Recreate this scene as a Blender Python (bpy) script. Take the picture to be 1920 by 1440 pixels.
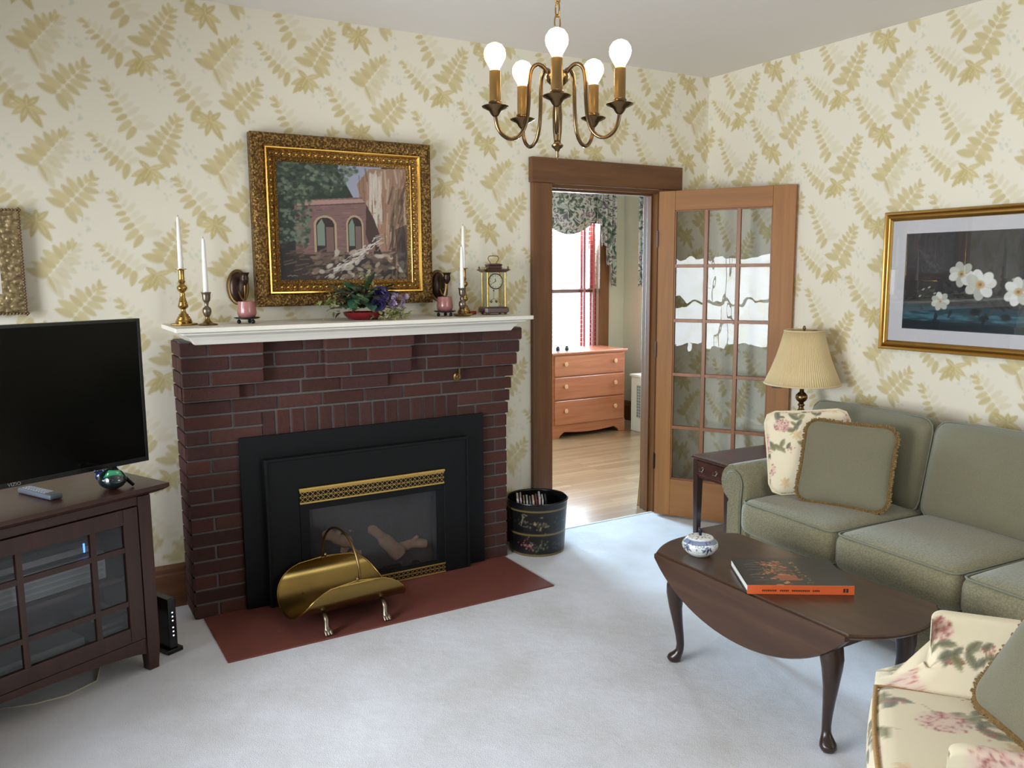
import bpy, math, random
import numpy as np
from math import sin, cos, pi, radians, atan2, sqrt
from mathutils import Vector, Matrix

SC = bpy.context.scene
for o in list(bpy.data.objects):
    bpy.data.objects.remove(o)
COL = SC.collection

# ------------------------------------------------------------------ camera
CAM_LOC = (-3.7809, -3.9538, 1.525)
YAW, PITCH, ROLL = radians(59.368), radians(-7.698), radians(-0.382)
_f = Vector((cos(YAW)*cos(PITCH), sin(YAW)*cos(PITCH), sin(PITCH)))
_r = Vector((sin(YAW), -cos(YAW), 0.0))
_u = _r.cross(_f)
_r2 = _r*cos(ROLL) + _u*sin(ROLL)
_u2 = -_r*sin(ROLL) + _u*cos(ROLL)
cd = bpy.data.cameras.new('camera')
cam = bpy.data.objects.new('camera', cd)
COL.objects.link(cam)
cam.matrix_world = Matrix(((_r2.x, _u2.x, -_f.x, CAM_LOC[0]), (_r2.y, _u2.y, -_f.y, CAM_LOC[1]),
                           (_r2.z, _u2.z, -_f.z, CAM_LOC[2]), (0, 0, 0, 1)))
cd.sensor_fit = 'HORIZONTAL'
cd.sensor_width = 36.0
cd.lens = 1546.81/1920*36.0
cd.clip_start = 0.05
SC.camera = cam

# ------------------------------------------------------------------ world, lights, exposure
SC.view_settings.view_transform = 'Standard'
SC.view_settings.look = 'None'
SC.view_settings.gamma = 1.0
SC.view_settings.use_curve_mapping = False
SC.view_settings.exposure = 0.10
SC.cycles.use_denoising = True
SC.cycles.max_bounces = 7
SC.cycles.use_adaptive_sampling = True
SC.cycles.adaptive_threshold = 0.02
SC.cycles.transparent_max_bounces = 16
SC.cycles.sample_clamp_indirect = 6.0
SC.cycles.caustics_reflective = False
SC.cycles.caustics_refractive = False
W = bpy.data.worlds.new('sky')
SC.world = W
W.use_nodes = True
W.node_tree.nodes['Background'].inputs['Color'].default_value = (0.80, 0.90, 1.0, 1)
W.node_tree.nodes['Background'].inputs['Strength'].default_value = 2.0


def area(name, loc, aim, sx, sy, watts, col):
    l = bpy.data.lights.new(name, 'AREA')
    l.shape = 'RECTANGLE'
    l.size, l.size_y, l.energy, l.color = sx, sy, watts, col
    o = bpy.data.objects.new(name, l)
    COL.objects.link(o)
    o.location = loc
    d = Vector(aim)-Vector(loc)
    o.rotation_euler = d.to_track_quat('-Z', 'Y').to_euler()
    return o


area('daylight_left_window', (-5.06, -1.85, 1.17), (0, -1.85, 1.0), 1.45, 1.1, 120, (0.87, 0.94, 1.0))
area('added_fill_left_rear', (-5.06, -3.95, 1.45), (0, -3.0, 1.0), 1.2, 1.4, 18, (0.87, 0.94, 1.0))  # added fill light from left behind, through an invented window
area('daylight_left_window_near', (-5.06, -0.68, 1.35), (-3.0, -0.2, 1.2), 0.55, 1.15, 36, (0.87, 0.94, 1.0))
area('daylight_rear_window', (-1.15, -5.06, 1.6), (-1.6, 0, 0.6), 1.45, 1.3, 28, (0.87, 0.94, 1.0))
area('daylight_bedroom_window', (0.85, 2.97, 1.4), (0.75, 0, 0.9), 0.8, 1.4, 200, (0.66, 0.84, 1.0))
area('daylight_bedroom_window_hidden', (-0.70, 2.97, 1.4), (-1.0, -1.0, 0.3), 0.85, 1.4, 330, (0.52, 0.78, 1.0))
area('daylight_bedroom_side_window', (1.74, 1.80, 1.4), (-0.9, 0.3, 0.2), 1.0, 1.3, 150, (0.60, 0.82, 1.0))


# ------------------------------------------------------------------ helpers
def lin(c):
    c = c/255.0
    return c/12.92 if c <= 0.04045 else ((c+0.055)/1.055)**2.4


def S(r, g, b):
    return (lin(r), lin(g), lin(b))


class MB:
    """Collects vertices and faces that become ONE mesh object."""
    def __init__(s):
        s.v, s.f, s.c = [], [], []
        s.col = None

    def add(s, vs, fs, col=None):
        n = len(s.v)
        s.v += [tuple(p) for p in vs]
        s.f += [tuple(i+n for i in f) for f in fs]
        c = col if col is not None else (s.col or (1, 1, 1))
        if isinstance(c, list):
            s.c += c
        else:
            s.c += [c]*len(vs)
        return s

    def box(s, x0, x1, y0, y1, z0, z1, col=None):
        return s.add([(x0, y0, z0), (x1, y0, z0), (x1, y1, z0), (x0, y1, z0), (x0, y0, z1), (x1, y0, z1), (x1, y1, z1), (x0, y1, z1)],
                     [(0, 3, 2, 1), (4, 5, 6, 7), (0, 1, 5, 4), (1, 2, 6, 5), (2, 3, 7, 6), (3, 0, 4, 7)], col)

    def loft(s, secs, close_u=True, close_v=False, caps=True, col=None):
        n = len(secs[0]); m = len(secs)
        vs = [p for sec in secs for p in sec]
        fs = []
        for i in range(m if close_v else m-1):
            for j in range(n if close_u else n-1):
                a = i*n+j; b = i*n+(j+1) % n
                i2 = (i+1) % m
                fs.append((a, b, i2*n+(j+1) % n, i2*n+j))
        if caps and close_u and not close_v:
            fs.append(tuple(range(n-1, -1, -1)))
            fs.append(tuple(range((m-1)*n, m*n)))
        return s.add(vs, fs, col)

    def lathe(s, prof, n=24, c=(0, 0, 0), caps=True, col=None, wob=None):
        secs = []
        for r, z in prof:
            sec = []
            for k in range(n):
                a = 2*pi*k/n
                rr = r*(wob(a) if wob else 1)
                sec.append((c[0]+rr*cos(a), c[1]+rr*sin(a), c[2]+z))
            secs.append(sec)
        return s.loft(secs, caps=caps, col=col)

    def tube(s, pts, r, n=10, closed=False, col=None, sq=1.0):
        pts = [Vector(p) for p in pts]
        m = len(pts)
        rs = r if isinstance(r, (list, tuple)) else [r]*m
        T = []
        for i in range(m):
            a = pts[(i-1) % m] if (closed or i > 0) else pts[i]
            b = pts[(i+1) % m] if (closed or i < m-1) else pts[i]
            t = b-a
            T.append(t.normalized() if t.length > 1e-9 else Vector((0, 0, 1)))
        u = T[0].orthogonal().normalized()
        secs = []
        for i in range(m):
            u = (u-T[i]*u.dot(T[i]))
            u = u.normalized() if u.length > 1e-6 else T[i].orthogonal().normalized()
            w = T[i].cross(u)
            secs.append([tuple(pts[i]+(u*cos(2*pi*k/n)+w*sin(2*pi*k/n)*sq)*rs[i]) for k in range(n)])
        return s.loft(secs, close_v=closed, caps=not closed, col=col)

    def prism(s, poly, axis, a0, a1, col=None):
        """poly of 2D points extruded along axis ('x','y','z') from a0 to a1."""
        def p3(p, a):
            return {'x': (a, p[0], p[1]), 'y': (p[0], a, p[1]), 'z': (p[0], p[1], a)}[axis]
        return s.loft([[p3(p, a0) for p in poly], [p3(p, a1) for p in poly]], col=col)

    def frame(s, prof, x0, x1, z0, z1, col=None):
        """mitred picture frame in the xz plane; prof = (inset, y) closed outline."""
        secs = []
        for (sx, sz) in ((0, 0), (1, 0), (1, 1), (0, 1)):
            sec = []
            for ins, y in prof:
                sec.append((x1-ins if sx else x0+ins, y, z1-ins if sz else z0+ins))
            secs.append(sec)
        return s.loft(secs, close_v=True, caps=False, col=col)

    def grid(s, fn, nu, nv, col=None, wrap_u=False):
        vs = [fn(i/(nu-1) if not wrap_u else i/nu, j/(nv-1)) for j in range(nv) for i in range(nu)]
        fs = []
        for j in range(nv-1):
            for i in range(nu if wrap_u else nu-1):
                i2 = (i+1) % nu
                fs.append((j*nu+i, j*nu+i2, (j+1)*nu+i2, (j+1)*nu+i))
        return s.add(vs, fs, col)

    def xf(s, M, start=0):
        for i in range(start, len(s.v)):
            s.v[i] = tuple(M @ Vector(s.v[i]))
        return s


def mk(name, mb, mat, parent=None, loc=None, rz=0.0, smooth=None, bevel=0, seg=2, solid=0, sub=0):
    me = bpy.data.meshes.new(name)
    me.from_pydata(mb.v, [], mb.f)
    me.update()
    if mat is not None and getattr(mat, 'name', '').startswith('vc_'):
        a = me.color_attributes.new('Col', 'FLOAT_COLOR', 'POINT')
        arr = np.ones((len(mb.v), 4), dtype=np.float32)
        arr[:, :3] = np.array(mb.c, dtype=np.float32)[:, :3]
        a.data.foreach_set('color', arr.ravel())
    if mat is not None:
        me.materials.append(mat)
    o = bpy.data.objects.new(name, me)
    COL.objects.link(o)
    if smooth is not None:
        me.polygons.foreach_set('use_smooth', [True]*len(me.polygons))
        if smooth < 180:
            me.set_sharp_from_angle(angle=radians(smooth))
    if parent is not None:
        o.parent = parent
    if loc is not None:
        o.location = loc
    if rz:
        o.rotation_euler = (0, 0, rz)
    if solid:
        m = o.modifiers.new('solid', 'SOLIDIFY'); m.thickness = solid; m.offset = 0
    if sub:
        m = o.modifiers.new('sub', 'SUBSURF'); m.levels = m.render_levels = sub
    if bevel:
        m = o.modifiers.new('bevel', 'BEVEL'); m.width = bevel; m.segments = seg; m.limit_method = 'ANGLE'; m.angle_limit = radians(35)
        m.harden_normals = False
    return o


def grid_mesh(name, P, colors, mat, parent=None, keep=None):
    """fast big grid: P (nv,nu,3), colors (nv,nu,3) -> one mesh, keep = face mask"""
    nv, nu = P.shape[:2]
    idx = np.arange(nv*nu).reshape(nv, nu)
    q = np.stack([idx[:-1, :-1], idx[:-1, 1:], idx[1:, 1:], idx[1:, :-1]], -1).reshape(-1, 4)
    if keep is not None:
        q = q[keep.ravel()]
    me = bpy.data.meshes.new(name)
    me.vertices.add(nv*nu)
    me.vertices.foreach_set('co', np.ascontiguousarray(P, dtype=np.float32).ravel())
    me.loops.add(len(q)*4)
    me.loops.foreach_set('vertex_index', q.ravel().astype(np.int32))
    me.polygons.add(len(q))
    me.polygons.foreach_set('loop_start', (np.arange(len(q))*4).astype(np.int32))
    me.update(calc_edges=True)
    me.validate()
    if colors is not None:
        a = me.color_attributes.new('Col', 'FLOAT_COLOR', 'POINT')
        arr = np.ones((nv*nu, 4), dtype=np.float32)
        arr[:, :3] = colors.reshape(-1, 3)
        a.data.foreach_set('color', arr.ravel())
    me.materials.append(mat)
    o = bpy.data.objects.new(name, me)
    COL.objects.link(o)
    if parent is not None:
        o.parent = parent
    return o


def tag(o, label, cat, group=None, kind=None):
    o['label'] = label
    o['category'] = cat
    if group:
        o['group'] = group
    if kind:
        o['kind'] = kind
    return o


def thing(name, label, cat, loc=(0, 0, 0), rz=0.0, group=None):
    o = bpy.data.objects.new(name, None)
    o.empty_display_size = 0.05
    COL.objects.link(o)
    o.location = loc
    o.rotation_euler = (0, 0, rz)
    return tag(o, label, cat, group)


def structure(o):
    o['kind'] = 'structure'
    return o


def copy_tree(o, loc, rz, label, group):
    r = o.copy()
    COL.objects.link(r)
    r.location = loc
    r.rotation_euler = (0, 0, rz)
    r['label'] = label
    if group:
        r['group'] = group
    for ch in list(o.children):
        c = ch.copy(); COL.objects.link(c); c.parent = r
        for g in list(ch.children):
            d = g.copy(); COL.objects.link(d); d.parent = c
    return r


def rbox(mb, cx, cy, cz, sx, sy, sz, r, n=8, crown=(0, 0, 0), col=None, M=None, exp=1.0):
    """rounded box centred at c, full sizes s, corner radius r, bulging by crown on each axis."""
    hx, hy, hz = sx/2, sy/2, sz/2
    def lin_pts(h):
        k = 4
        core = h-r
        a = [-h+r*(1-cos(pi/2*t/k)) for t in range(k)]
        m = max(2, n)
        b = [-core+2*core*t/m for t in range(m+1)]
        return a+b+[-x for x in reversed(a)]
    X, Y, Z = lin_pts(hx), lin_pts(hy), lin_pts(hz)
    verts = {}
    vs, fs = [], []
    def vid(i, j, k):
        key = (i, j, k)
        if key in verts:
            return verts[key]
        p = Vector((X[i], Y[j], Z[k]))
        q = Vector((max(-hx+r, min(hx-r, p.x)), max(-hy+r, min(hy-r, p.y)), max(-hz+r, min(hz-r, p.z))))
        d = p-q
        if d.length > 1e-9:
            # map cube corner region to sphere
            d = d.normalized()*r if d.length > 0 else d
            p = q+d
        a, b, c = p.x/hx, p.y/hy, p.z/hz
        A, B, C = (max(0, 1-a*a)), (max(0, 1-b*b)), (max(0, 1-c*c))
        p = Vector((p.x+crown[0]*a*(B*C)**exp, p.y+crown[1]*b*(A*C)**exp, p.z+crown[2]*c*(A*B)**exp))
        p = Vector((cx, cy, cz))+p
        if M is not None:
            p = M @ p
        verts[key] = len(vs)
        vs.append(tuple(p))
        return verts[key]
    nx, ny, nz = len(X)-1, len(Y)-1, len(Z)-1
    for i in range(nx):
        for j in range(ny):
            fs.append((vid(i, j, 0), vid(i, j+1, 0), vid(i+1, j+1, 0), vid(i+1, j, 0)))
            fs.append((vid(i, j, nz), vid(i+1, j, nz), vid(i+1, j+1, nz), vid(i, j+1, nz)))
    for i in range(nx):
        for k in range(nz):
            fs.append((vid(i, 0, k), vid(i+1, 0, k), vid(i+1, 0, k+1), vid(i, 0, k+1)))
            fs.append((vid(i, ny, k), vid(i, ny, k+1), vid(i+1, ny, k+1), vid(i+1, ny, k)))
    for j in range(ny):
        for k in range(nz):
            fs.append((vid(0, j, k), vid(0, j, k+1), vid(0, j+1, k+1), vid(0, j+1, k)))
            fs.append((vid(nx, j, k), vid(nx, j+1, k), vid(nx, j+1, k+1), vid(nx, j, k+1)))
    mb.add(vs, fs, col)
    return mb


# ------------------------------------------------------------------ materials
def newmat(name):
    m = bpy.data.materials.new(name)
    m.use_nodes = True
    nt = m.node_tree
    return m, nt, nt.nodes['Principled BSDF']


def plain(name, rgb, rough=0.6, metal=0.0, bump=0, bscale=200, spec=0.5, var=0.0, vscale=8, coat=0, sheen=0):
    m, nt, b = newmat(name)
    b.inputs['Base Color'].default_value = (*rgb, 1)
    b.inputs['Roughness'].default_value = rough
    b.inputs['Metallic'].default_value = metal
    b.inputs['Specular IOR Level'].default_value = spec
    b.inputs['Coat Weight'].default_value = coat
    b.inputs['Sheen Weight'].default_value = sheen
    tc = nt.nodes.new('ShaderNodeTexCoord')
    if var:
        nz = nt.nodes.new('ShaderNodeTexNoise'); nz.inputs['Scale'].default_value = vscale; nz.inputs['Detail'].default_value = 4
        nt.links.new(tc.outputs['Object'], nz.inputs['Vector'])
        mx = nt.nodes.new('ShaderNodeMix'); mx.data_type = 'RGBA'
        mx.inputs[6].default_value = (*[c*(1-var) for c in rgb], 1)
        mx.inputs[7].default_value = (*[min(1, c*(1+var)) for c in rgb], 1)
        nt.links.new(nz.outputs['Fac'], mx.inputs[0])
        nt.links.new(mx.outputs[2], b.inputs['Base Color'])
    if bump:
        nz = nt.nodes.new('ShaderNodeTexNoise'); nz.inputs['Scale'].default_value = bscale; nz.inputs['Detail'].default_value = 3
        nt.links.new(tc.outputs['Object'], nz.inputs['Vector'])
        bp = nt.nodes.new('ShaderNodeBump'); bp.inputs['Strength'].default_value = bump; bp.inputs['Distance'].default_value = 0.004
        nt.links.new(nz.outputs['Fac'], bp.inputs['Height'])
        nt.links.new(bp.outputs['Normal'], b.inputs['Normal'])
    return m


def wood(name, c1, c2, axis='x', rough=0.4, scale=1.0, coat=0.15):
    m, nt, b = newmat(name)
    tc = nt.nodes.new('ShaderNodeTexCoord')
    mp = nt.nodes.new('ShaderNodeMapping')
    k = {'x': (1.2, 22, 22), 'y': (22, 1.2, 22), 'z': (22, 22, 1.2)}[axis]
    mp.inputs['Scale'].default_value = tuple(v*scale for v in k)
    nt.links.new(tc.outputs['Object'], mp.inputs['Vector'])
    n1 = nt.nodes.new('ShaderNodeTexNoise'); n1.inputs['Scale'].default_value = 1.0; n1.inputs['Detail'].default_value = 6; n1.inputs['Roughness'].default_value = 0.65
    n1.inputs['Distortion'].default_value = 0.6
    nt.links.new(mp.outputs['Vector'], n1.inputs['Vector'])
    cr = nt.nodes.new('ShaderNodeValToRGB')
    cr.color_ramp.elements[0].position = 0.32; cr.color_ramp.elements[0].color = (*c1, 1)
    cr.color_ramp.elements[1].position = 0.68; cr.color_ramp.elements[1].color = (*c2, 1)
    nt.links.new(n1.outputs['Fac'], cr.inputs['Fac'])
    nt.links.new(cr.outputs['Color'], b.inputs['Base Color'])
    b.inputs['Roughness'].default_value = rough
    b.inputs['Coat Weight'].default_value = coat
    b.inputs['Coat Roughness'].default_value = 0.25
    bp = nt.nodes.new('ShaderNodeBump'); bp.inputs['Strength'].default_value = 0.08; bp.inputs['Distance'].default_value = 0.002
    nt.links.new(n1.outputs['Fac'], bp.inputs['Height'])
    nt.links.new(bp.outputs['Normal'], b.inputs['Normal'])
    return m


def vcol(name, rough=0.6, metal=0.0, bump=0, bscale=200, dist=0.003, spec=0.4, voro=False, sheen=0, mottle=0):
    m, nt, b = newmat('vc_'+name)
    a = nt.nodes.new('ShaderNodeVertexColor'); a.layer_name = 'Col'
    nt.links.new(a.outputs['Color'], b.inputs['Base Color'])
    b.inputs['Roughness'].default_value = rough
    b.inputs['Metallic'].default_value = metal
    b.inputs['Specular IOR Level'].default_value = spec
    b.inputs['Sheen Weight'].default_value = sheen
    tc = nt.nodes.new('ShaderNodeTexCoord')
    if mottle:
        nz = nt.nodes.new('ShaderNodeTexNoise'); nz.inputs['Scale'].default_value = 60; nz.inputs['Detail'].default_value = 5
        nt.links.new(tc.outputs['Object'], nz.inputs['Vector'])
        mr = nt.nodes.new('ShaderNodeMapRange'); mr.inputs[3].default_value = 1-mottle; mr.inputs[4].default_value = 1+mottle
        nt.links.new(nz.outputs['Fac'], mr.inputs[0])
        mx = nt.nodes.new('ShaderNodeVectorMath'); mx.operation = 'SCALE'
        nt.links.new(a.outputs['Color'], mx.inputs[0]); nt.links.new(mr.outputs[0], mx.inputs['Scale'])
        nt.links.new(mx.outputs[0], b.inputs['Base Color'])
    if bump:
        nz = nt.nodes.new('ShaderNodeTexVoronoi' if voro else 'ShaderNodeTexNoise'); nz.inputs['Scale'].default_value = bscale
        nt.links.new(tc.outputs['Object'], nz.inputs['Vector'])
        bp = nt.nodes.new('ShaderNodeBump'); bp.inputs['Strength'].default_value = bump; bp.inputs['Distance'].default_value = dist
        nt.links.new(nz.outputs[0], bp.inputs['Height'])
        nt.links.new(bp.outputs['Normal'], b.inputs['Normal'])
    return m


def pane(name, tint=(1, 1, 1), refl=1.0, wavy=0.0, rough=0.0, ior=1.5):
    m = bpy.data.materials.new(name)
    m.use_nodes = True
    nt = m.node_tree
    nt.nodes.clear()
    out = nt.nodes.new('ShaderNodeOutputMaterial')
    tr = nt.nodes.new('ShaderNodeBsdfTransparent'); tr.inputs['Color'].default_value = (*tint, 1)
    gl = nt.nodes.new('ShaderNodeBsdfGlossy'); gl.inputs['Roughness'].default_value = rough
    fr = nt.nodes.new('ShaderNodeFresnel'); fr.inputs['IOR'].default_value = ior
    ml = nt.nodes.new('ShaderNodeMath'); ml.operation = 'MULTIPLY'; ml.inputs[1].default_value = refl; ml.use_clamp = True
    mx = nt.nodes.new('ShaderNodeMixShader')
    nt.links.new(fr.outputs[0], ml.inputs[0]); nt.links.new(ml.outputs[0], mx.inputs[0])
    nt.links.new(tr.outputs[0], mx.inputs[1]); nt.links.new(gl.outputs[0], mx.inputs[2]); nt.links.new(mx.outputs[0], out.inputs[0])
    if wavy:
        tc = nt.nodes.new('ShaderNodeTexCoord')
        nz = nt.nodes.new('ShaderNodeTexNoise'); nz.inputs['Scale'].default_value = 9; nz.inputs['Detail'].default_value = 1
        mp = nt.nodes.new('ShaderNodeMapping'); mp.inputs['Scale'].default_value = (1.4, 1, 0.6)
        nt.links.new(tc.outputs['Object'], mp.inputs['Vector']); nt.links.new(mp.outputs[0], nz.inputs['Vector'])
        bp = nt.nodes.new('ShaderNodeBump'); bp.inputs['Strength'].default_value = wavy; bp.inputs['Distance'].default_value = 0.004
        nt.links.new(nz.outputs['Fac'], bp.inputs['Height'])
        nt.links.new(bp.outputs['Normal'], gl.inputs['Normal'])
    return m


def emit(name, rgb, st):
    m = bpy.data.materials.new(name)
    m.use_nodes = True
    nt = m.node_tree
    nt.nodes.clear()
    out = nt.nodes.new('ShaderNodeOutputMaterial')
    e = nt.nodes.new('ShaderNodeEmission')
    e.inputs['Color'].default_value = (*rgb, 1); e.inputs['Strength'].default_value = st
    nt.links.new(e.outputs[0], out.inputs[0])
    return m


def fabric(name, rgb, scale=130, bump=0.5, rough=0.9):
    """woven upholstery with a small raised diamond weave"""
    m, nt, b = newmat(name)
    tc = nt.nodes.new('ShaderNodeTexCoord')
    vo = nt.nodes.new('ShaderNodeTexVoronoi'); vo.inputs['Scale'].default_value = scale; vo.inputs['Randomness'].default_value = 1.0
    nt.links.new(tc.outputs['Object'], vo.inputs['Vector'])
    nz = nt.nodes.new('ShaderNodeTexNoise'); nz.inputs['Scale'].default_value = 3; nz.inputs['Detail'].default_value = 5
    nt.links.new(tc.outputs['Object'], nz.inputs['Vector'])
    cr = nt.nodes.new('ShaderNodeValToRGB')
    cr.color_ramp.elements[0].position = 0.0; cr.color_ramp.elements[0].color = (*[min(1, c*1.16) for c in rgb], 1)
    cr.color_ramp.elements[1].position = 0.7; cr.color_ramp.elements[1].color = (*[c*0.80 for c in rgb], 1)
    nt.links.new(vo.outputs['Distance'], cr.inputs['Fac'])
    mx = nt.nodes.new('ShaderNodeMix'); mx.data_type = 'RGBA'; mx.blend_type = 'MULTIPLY'; mx.inputs[0].default_value = 0.25
    nt.links.new(cr.outputs['Color'], mx.inputs[6]); nt.links.new(nz.outputs['Fac'], mx.inputs[7])
    nt.links.new(mx.outputs[2], b.inputs['Base Color'])
    b.inputs['Roughness'].default_value = rough
    b.inputs['Sheen Weight'].default_value = 0.25
    b.inputs['Specular IOR Level'].default_value = 0.2
    bp = nt.nodes.new('ShaderNodeBump'); bp.inputs['Strength'].default_value = bump; bp.inputs['Distance'].default_value = 0.002; bp.invert = True
    nt.links.new(vo.outputs['Distance'], bp.inputs['Height'])
    nt.links.new(bp.outputs['Normal'], b.inputs['Normal'])
    return m


M = {}
M['white'] = plain('white_paint', S(232, 226, 214), 0.45)
M['ceiling'] = plain('ceiling_paint', S(228, 222, 216), 0.9, var=0.015, vscale=1.2)
M['casing'] = wood('casing_oak', S(96, 60, 31), S(124, 80, 43), 'z', 0.42, coat=0.05)
M['casing_x'] = wood('casing_oak_header', S(88, 54, 27), S(118, 75, 40), 'x', 0.42, coat=0.05)
M['door_z'] = wood('door_fir', S(142, 90, 34), S(162, 106, 44), 'z', 0.5, coat=0.0)
M['door_x'] = wood('door_fir_rail', S(140, 88, 34), S(160, 104, 44), 'x', 0.5, coat=0.0)
M['muntin'] = wood('muntin_fir', S(128, 76, 36), S(150, 94, 48), 'z', 0.4, coat=0.05)
M['base_x'] = wood('baseboard_oak', S(92, 56, 30), S(120, 76, 44), 'x', 0.42)
M['base_y'] = wood('baseboard_oak_side', S(92, 56, 30), S(120, 76, 44), 'y', 0.42)
M['cherry'] = wood('dark_cherry', S(50, 27, 20), S(74, 39, 27), 'x', 0.35, coat=0.1)
M['cherry_z'] = wood('dark_cherry_upright', S(46, 25, 18), S(66, 35, 25), 'z', 0.38, coat=0.08)
M['table'] = wood('walnut_stain', S(58, 38, 27), S(80, 54, 37), 'y', 0.3, coat=0.12)
M['table_leg'] = wood('walnut_leg', S(38, 24, 18), S(54, 35, 26), 'z', 0.28, coat=0.3)
M['mahog'] = wood('mahogany', S(52, 28, 22), S(84, 46, 36), 'x', 0.28, coat=0.3)
M['mahog_z'] = wood('mahogany_leg', S(44, 24, 19), S(64, 36, 28), 'z', 0.3, coat=0.3)
M['maple'] = wood('maple_dresser', S(160, 92, 60), S(186, 114, 78), 'x', 0.3, coat=0.3)
M['brass'] = plain('brass', S(178, 144, 80), 0.24, 1.0, var=0.12, vscale=30)
M['brass_dull'] = plain('antique_brass', S(134, 108, 70), 0.30, 1.0, var=0.15, vscale=30)
M['brass_sheet'] = plain('sheet_brass', S(140, 116, 66), 0.26, 1.0, var=0.2, vscale=5)
M['pewter'] = plain('pewter', S(128, 116, 102), 0.34, 1.0, var=0.1, vscale=30)
M['dark_bronze'] = plain('dark_bronze', S(62, 44, 34), 0.3, 0.6)
M['gilt'] = plain('bright_gilt', S(222, 178, 96), 0.25, 1.0, var=0.12, vscale=20)
M['black_metal'] = plain('black_metal', S(10, 11, 13), 0.55, 0.0, bump=0.05, bscale=400, spec=0.25)
M['black_gloss'] = plain('black_plastic', S(14, 14, 15), 0.25)
M['screen'] = plain('screen_glass', S(4, 4, 4), 0.16, spec=0.16)
M['black'] = plain('black_paint', S(20, 18, 18), 0.5)
M['candle'] = plain('candle_wax', S(238, 236, 230), 0.35)
M['pink'] = plain('pink_glass', S(168, 110, 108), 0.25, coat=0.3)
M['pane'] = pane('window_glass')
M['door_pane'] = pane('old_wavy_glass', (0.88, 0.91, 0.91), .85, wavy=0.4)
M['cab_pane'] = pane('cabinet_glass', (0.86, 0.87, 0.88), .75)
M['fire_pane'] = pane('firebox_glass', (0.86, 0.86, 0.88), 0.6, rough=0.12)
M['clock_pane'] = pane('clock_glass', (0.97, 0.98, 0.95), .6)
M['bulb'] = emit('lit_bulb', (1.0, 0.67, 0.31), 17)
M['led_blue'] = emit('blue_light', (0.05, 0.2, 1.0), 5)
M['led_white'] = emit('white_light', (0.75, 0.85, 1.0), 3)
M['sage'] = fabric('sage_upholstery', S(139, 131, 101))
M['sage_plain'] = fabric('sage_cushion', S(131, 125, 100), 520, 0.12)
M['piping'] = plain('sage_piping', S(118, 118, 100), 0.9)
M['rope'] = plain('gold_brown_fringe', S(128, 100, 58), 0.9, bump=1.0, bscale=160, var=0.35, vscale=90)
M['shade'] = plain('pleated_shade', S(212, 188, 142), 0.85, sheen=0.1)
M['vc_brick'] = vcol('brick', 0.9, bump=0.5, bscale=150, mottle=0.28)
M['vc_wallpaper'] = vcol('wallpaper', 0.75, spec=0.25)
M['vc_art'] = vcol('art', 0.5, bump=0.15, bscale=300)
M['vc_print'] = vcol('print', 0.3, spec=0.5)
M['vc_floral'] = vcol('floral', 0.9, bump=0.15, bscale=700, spec=0.2, sheen=0.2)
M['vc_leaf'] = vcol('foliage', 0.6, mottle=0.25)
M['vc_glaze'] = vcol('glaze', 0.12, spec=0.6)
M['vc_tole'] = vcol('painted_tin', 0.35, spec=0.5)
M['vc_paper'] = vcol('paper', 0.6)


def gilt_carved(name, dark, light, scale):
    m, nt, b = newmat(name)
    tc = nt.nodes.new('ShaderNodeTexCoord')
    vo = nt.nodes.new('ShaderNodeTexVoronoi'); vo.inputs['Scale'].default_value = scale; vo.feature = 'SMOOTH_F1'
    nz = nt.nodes.new('ShaderNodeTexNoise'); nz.inputs['Scale'].default_value = scale*0.7; nz.inputs['Detail'].default_value = 5
    nt.links.new(tc.outputs['Object'], vo.inputs['Vector']); nt.links.new(tc.outputs['Object'], nz.inputs['Vector'])
    mm = nt.nodes.new('ShaderNodeMath'); mm.operation = 'SUBTRACT'
    nt.links.new(nz.outputs['Fac'], mm.inputs[0]); nt.links.new(vo.outputs['Distance'], mm.inputs[1])
    cr = nt.nodes.new('ShaderNodeValToRGB')
    cr.color_ramp.elements[0].position = 0.0; cr.color_ramp.elements[0].color = (*dark, 1)
    cr.color_ramp.elements[1].position = 0.32; cr.color_ramp.elements[1].color = (*light, 1)
    nt.links.new(mm.outputs[0], cr.inputs['Fac'])
    nt.links.new(cr.outputs['Color'], b.inputs['Base Color'])
    b.inputs['Metallic'].default_value = 0.75
    b.inputs['Roughness'].default_value = 0.42
    bp = nt.nodes.new('ShaderNodeBump'); bp.inputs['Strength'].default_value = 0.9; bp.inputs['Distance'].default_value = 0.006
    nt.links.new(mm.outputs[0], bp.inputs['Height'])
    nt.links.new(bp.outputs['Normal'], b.inputs['Normal'])
    return m


M['carved'] = gilt_carved('carved_gilt', S(92, 66, 34), S(166, 130, 72), 110)
M['carved_fine'] = gilt_carved('carved_gilt_fine', S(110, 80, 40), S(180, 142, 80), 170)
M['carved_tan'] = gilt_carved('carved_tan', S(126, 108, 76), S(170, 150, 112), 60)


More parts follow.
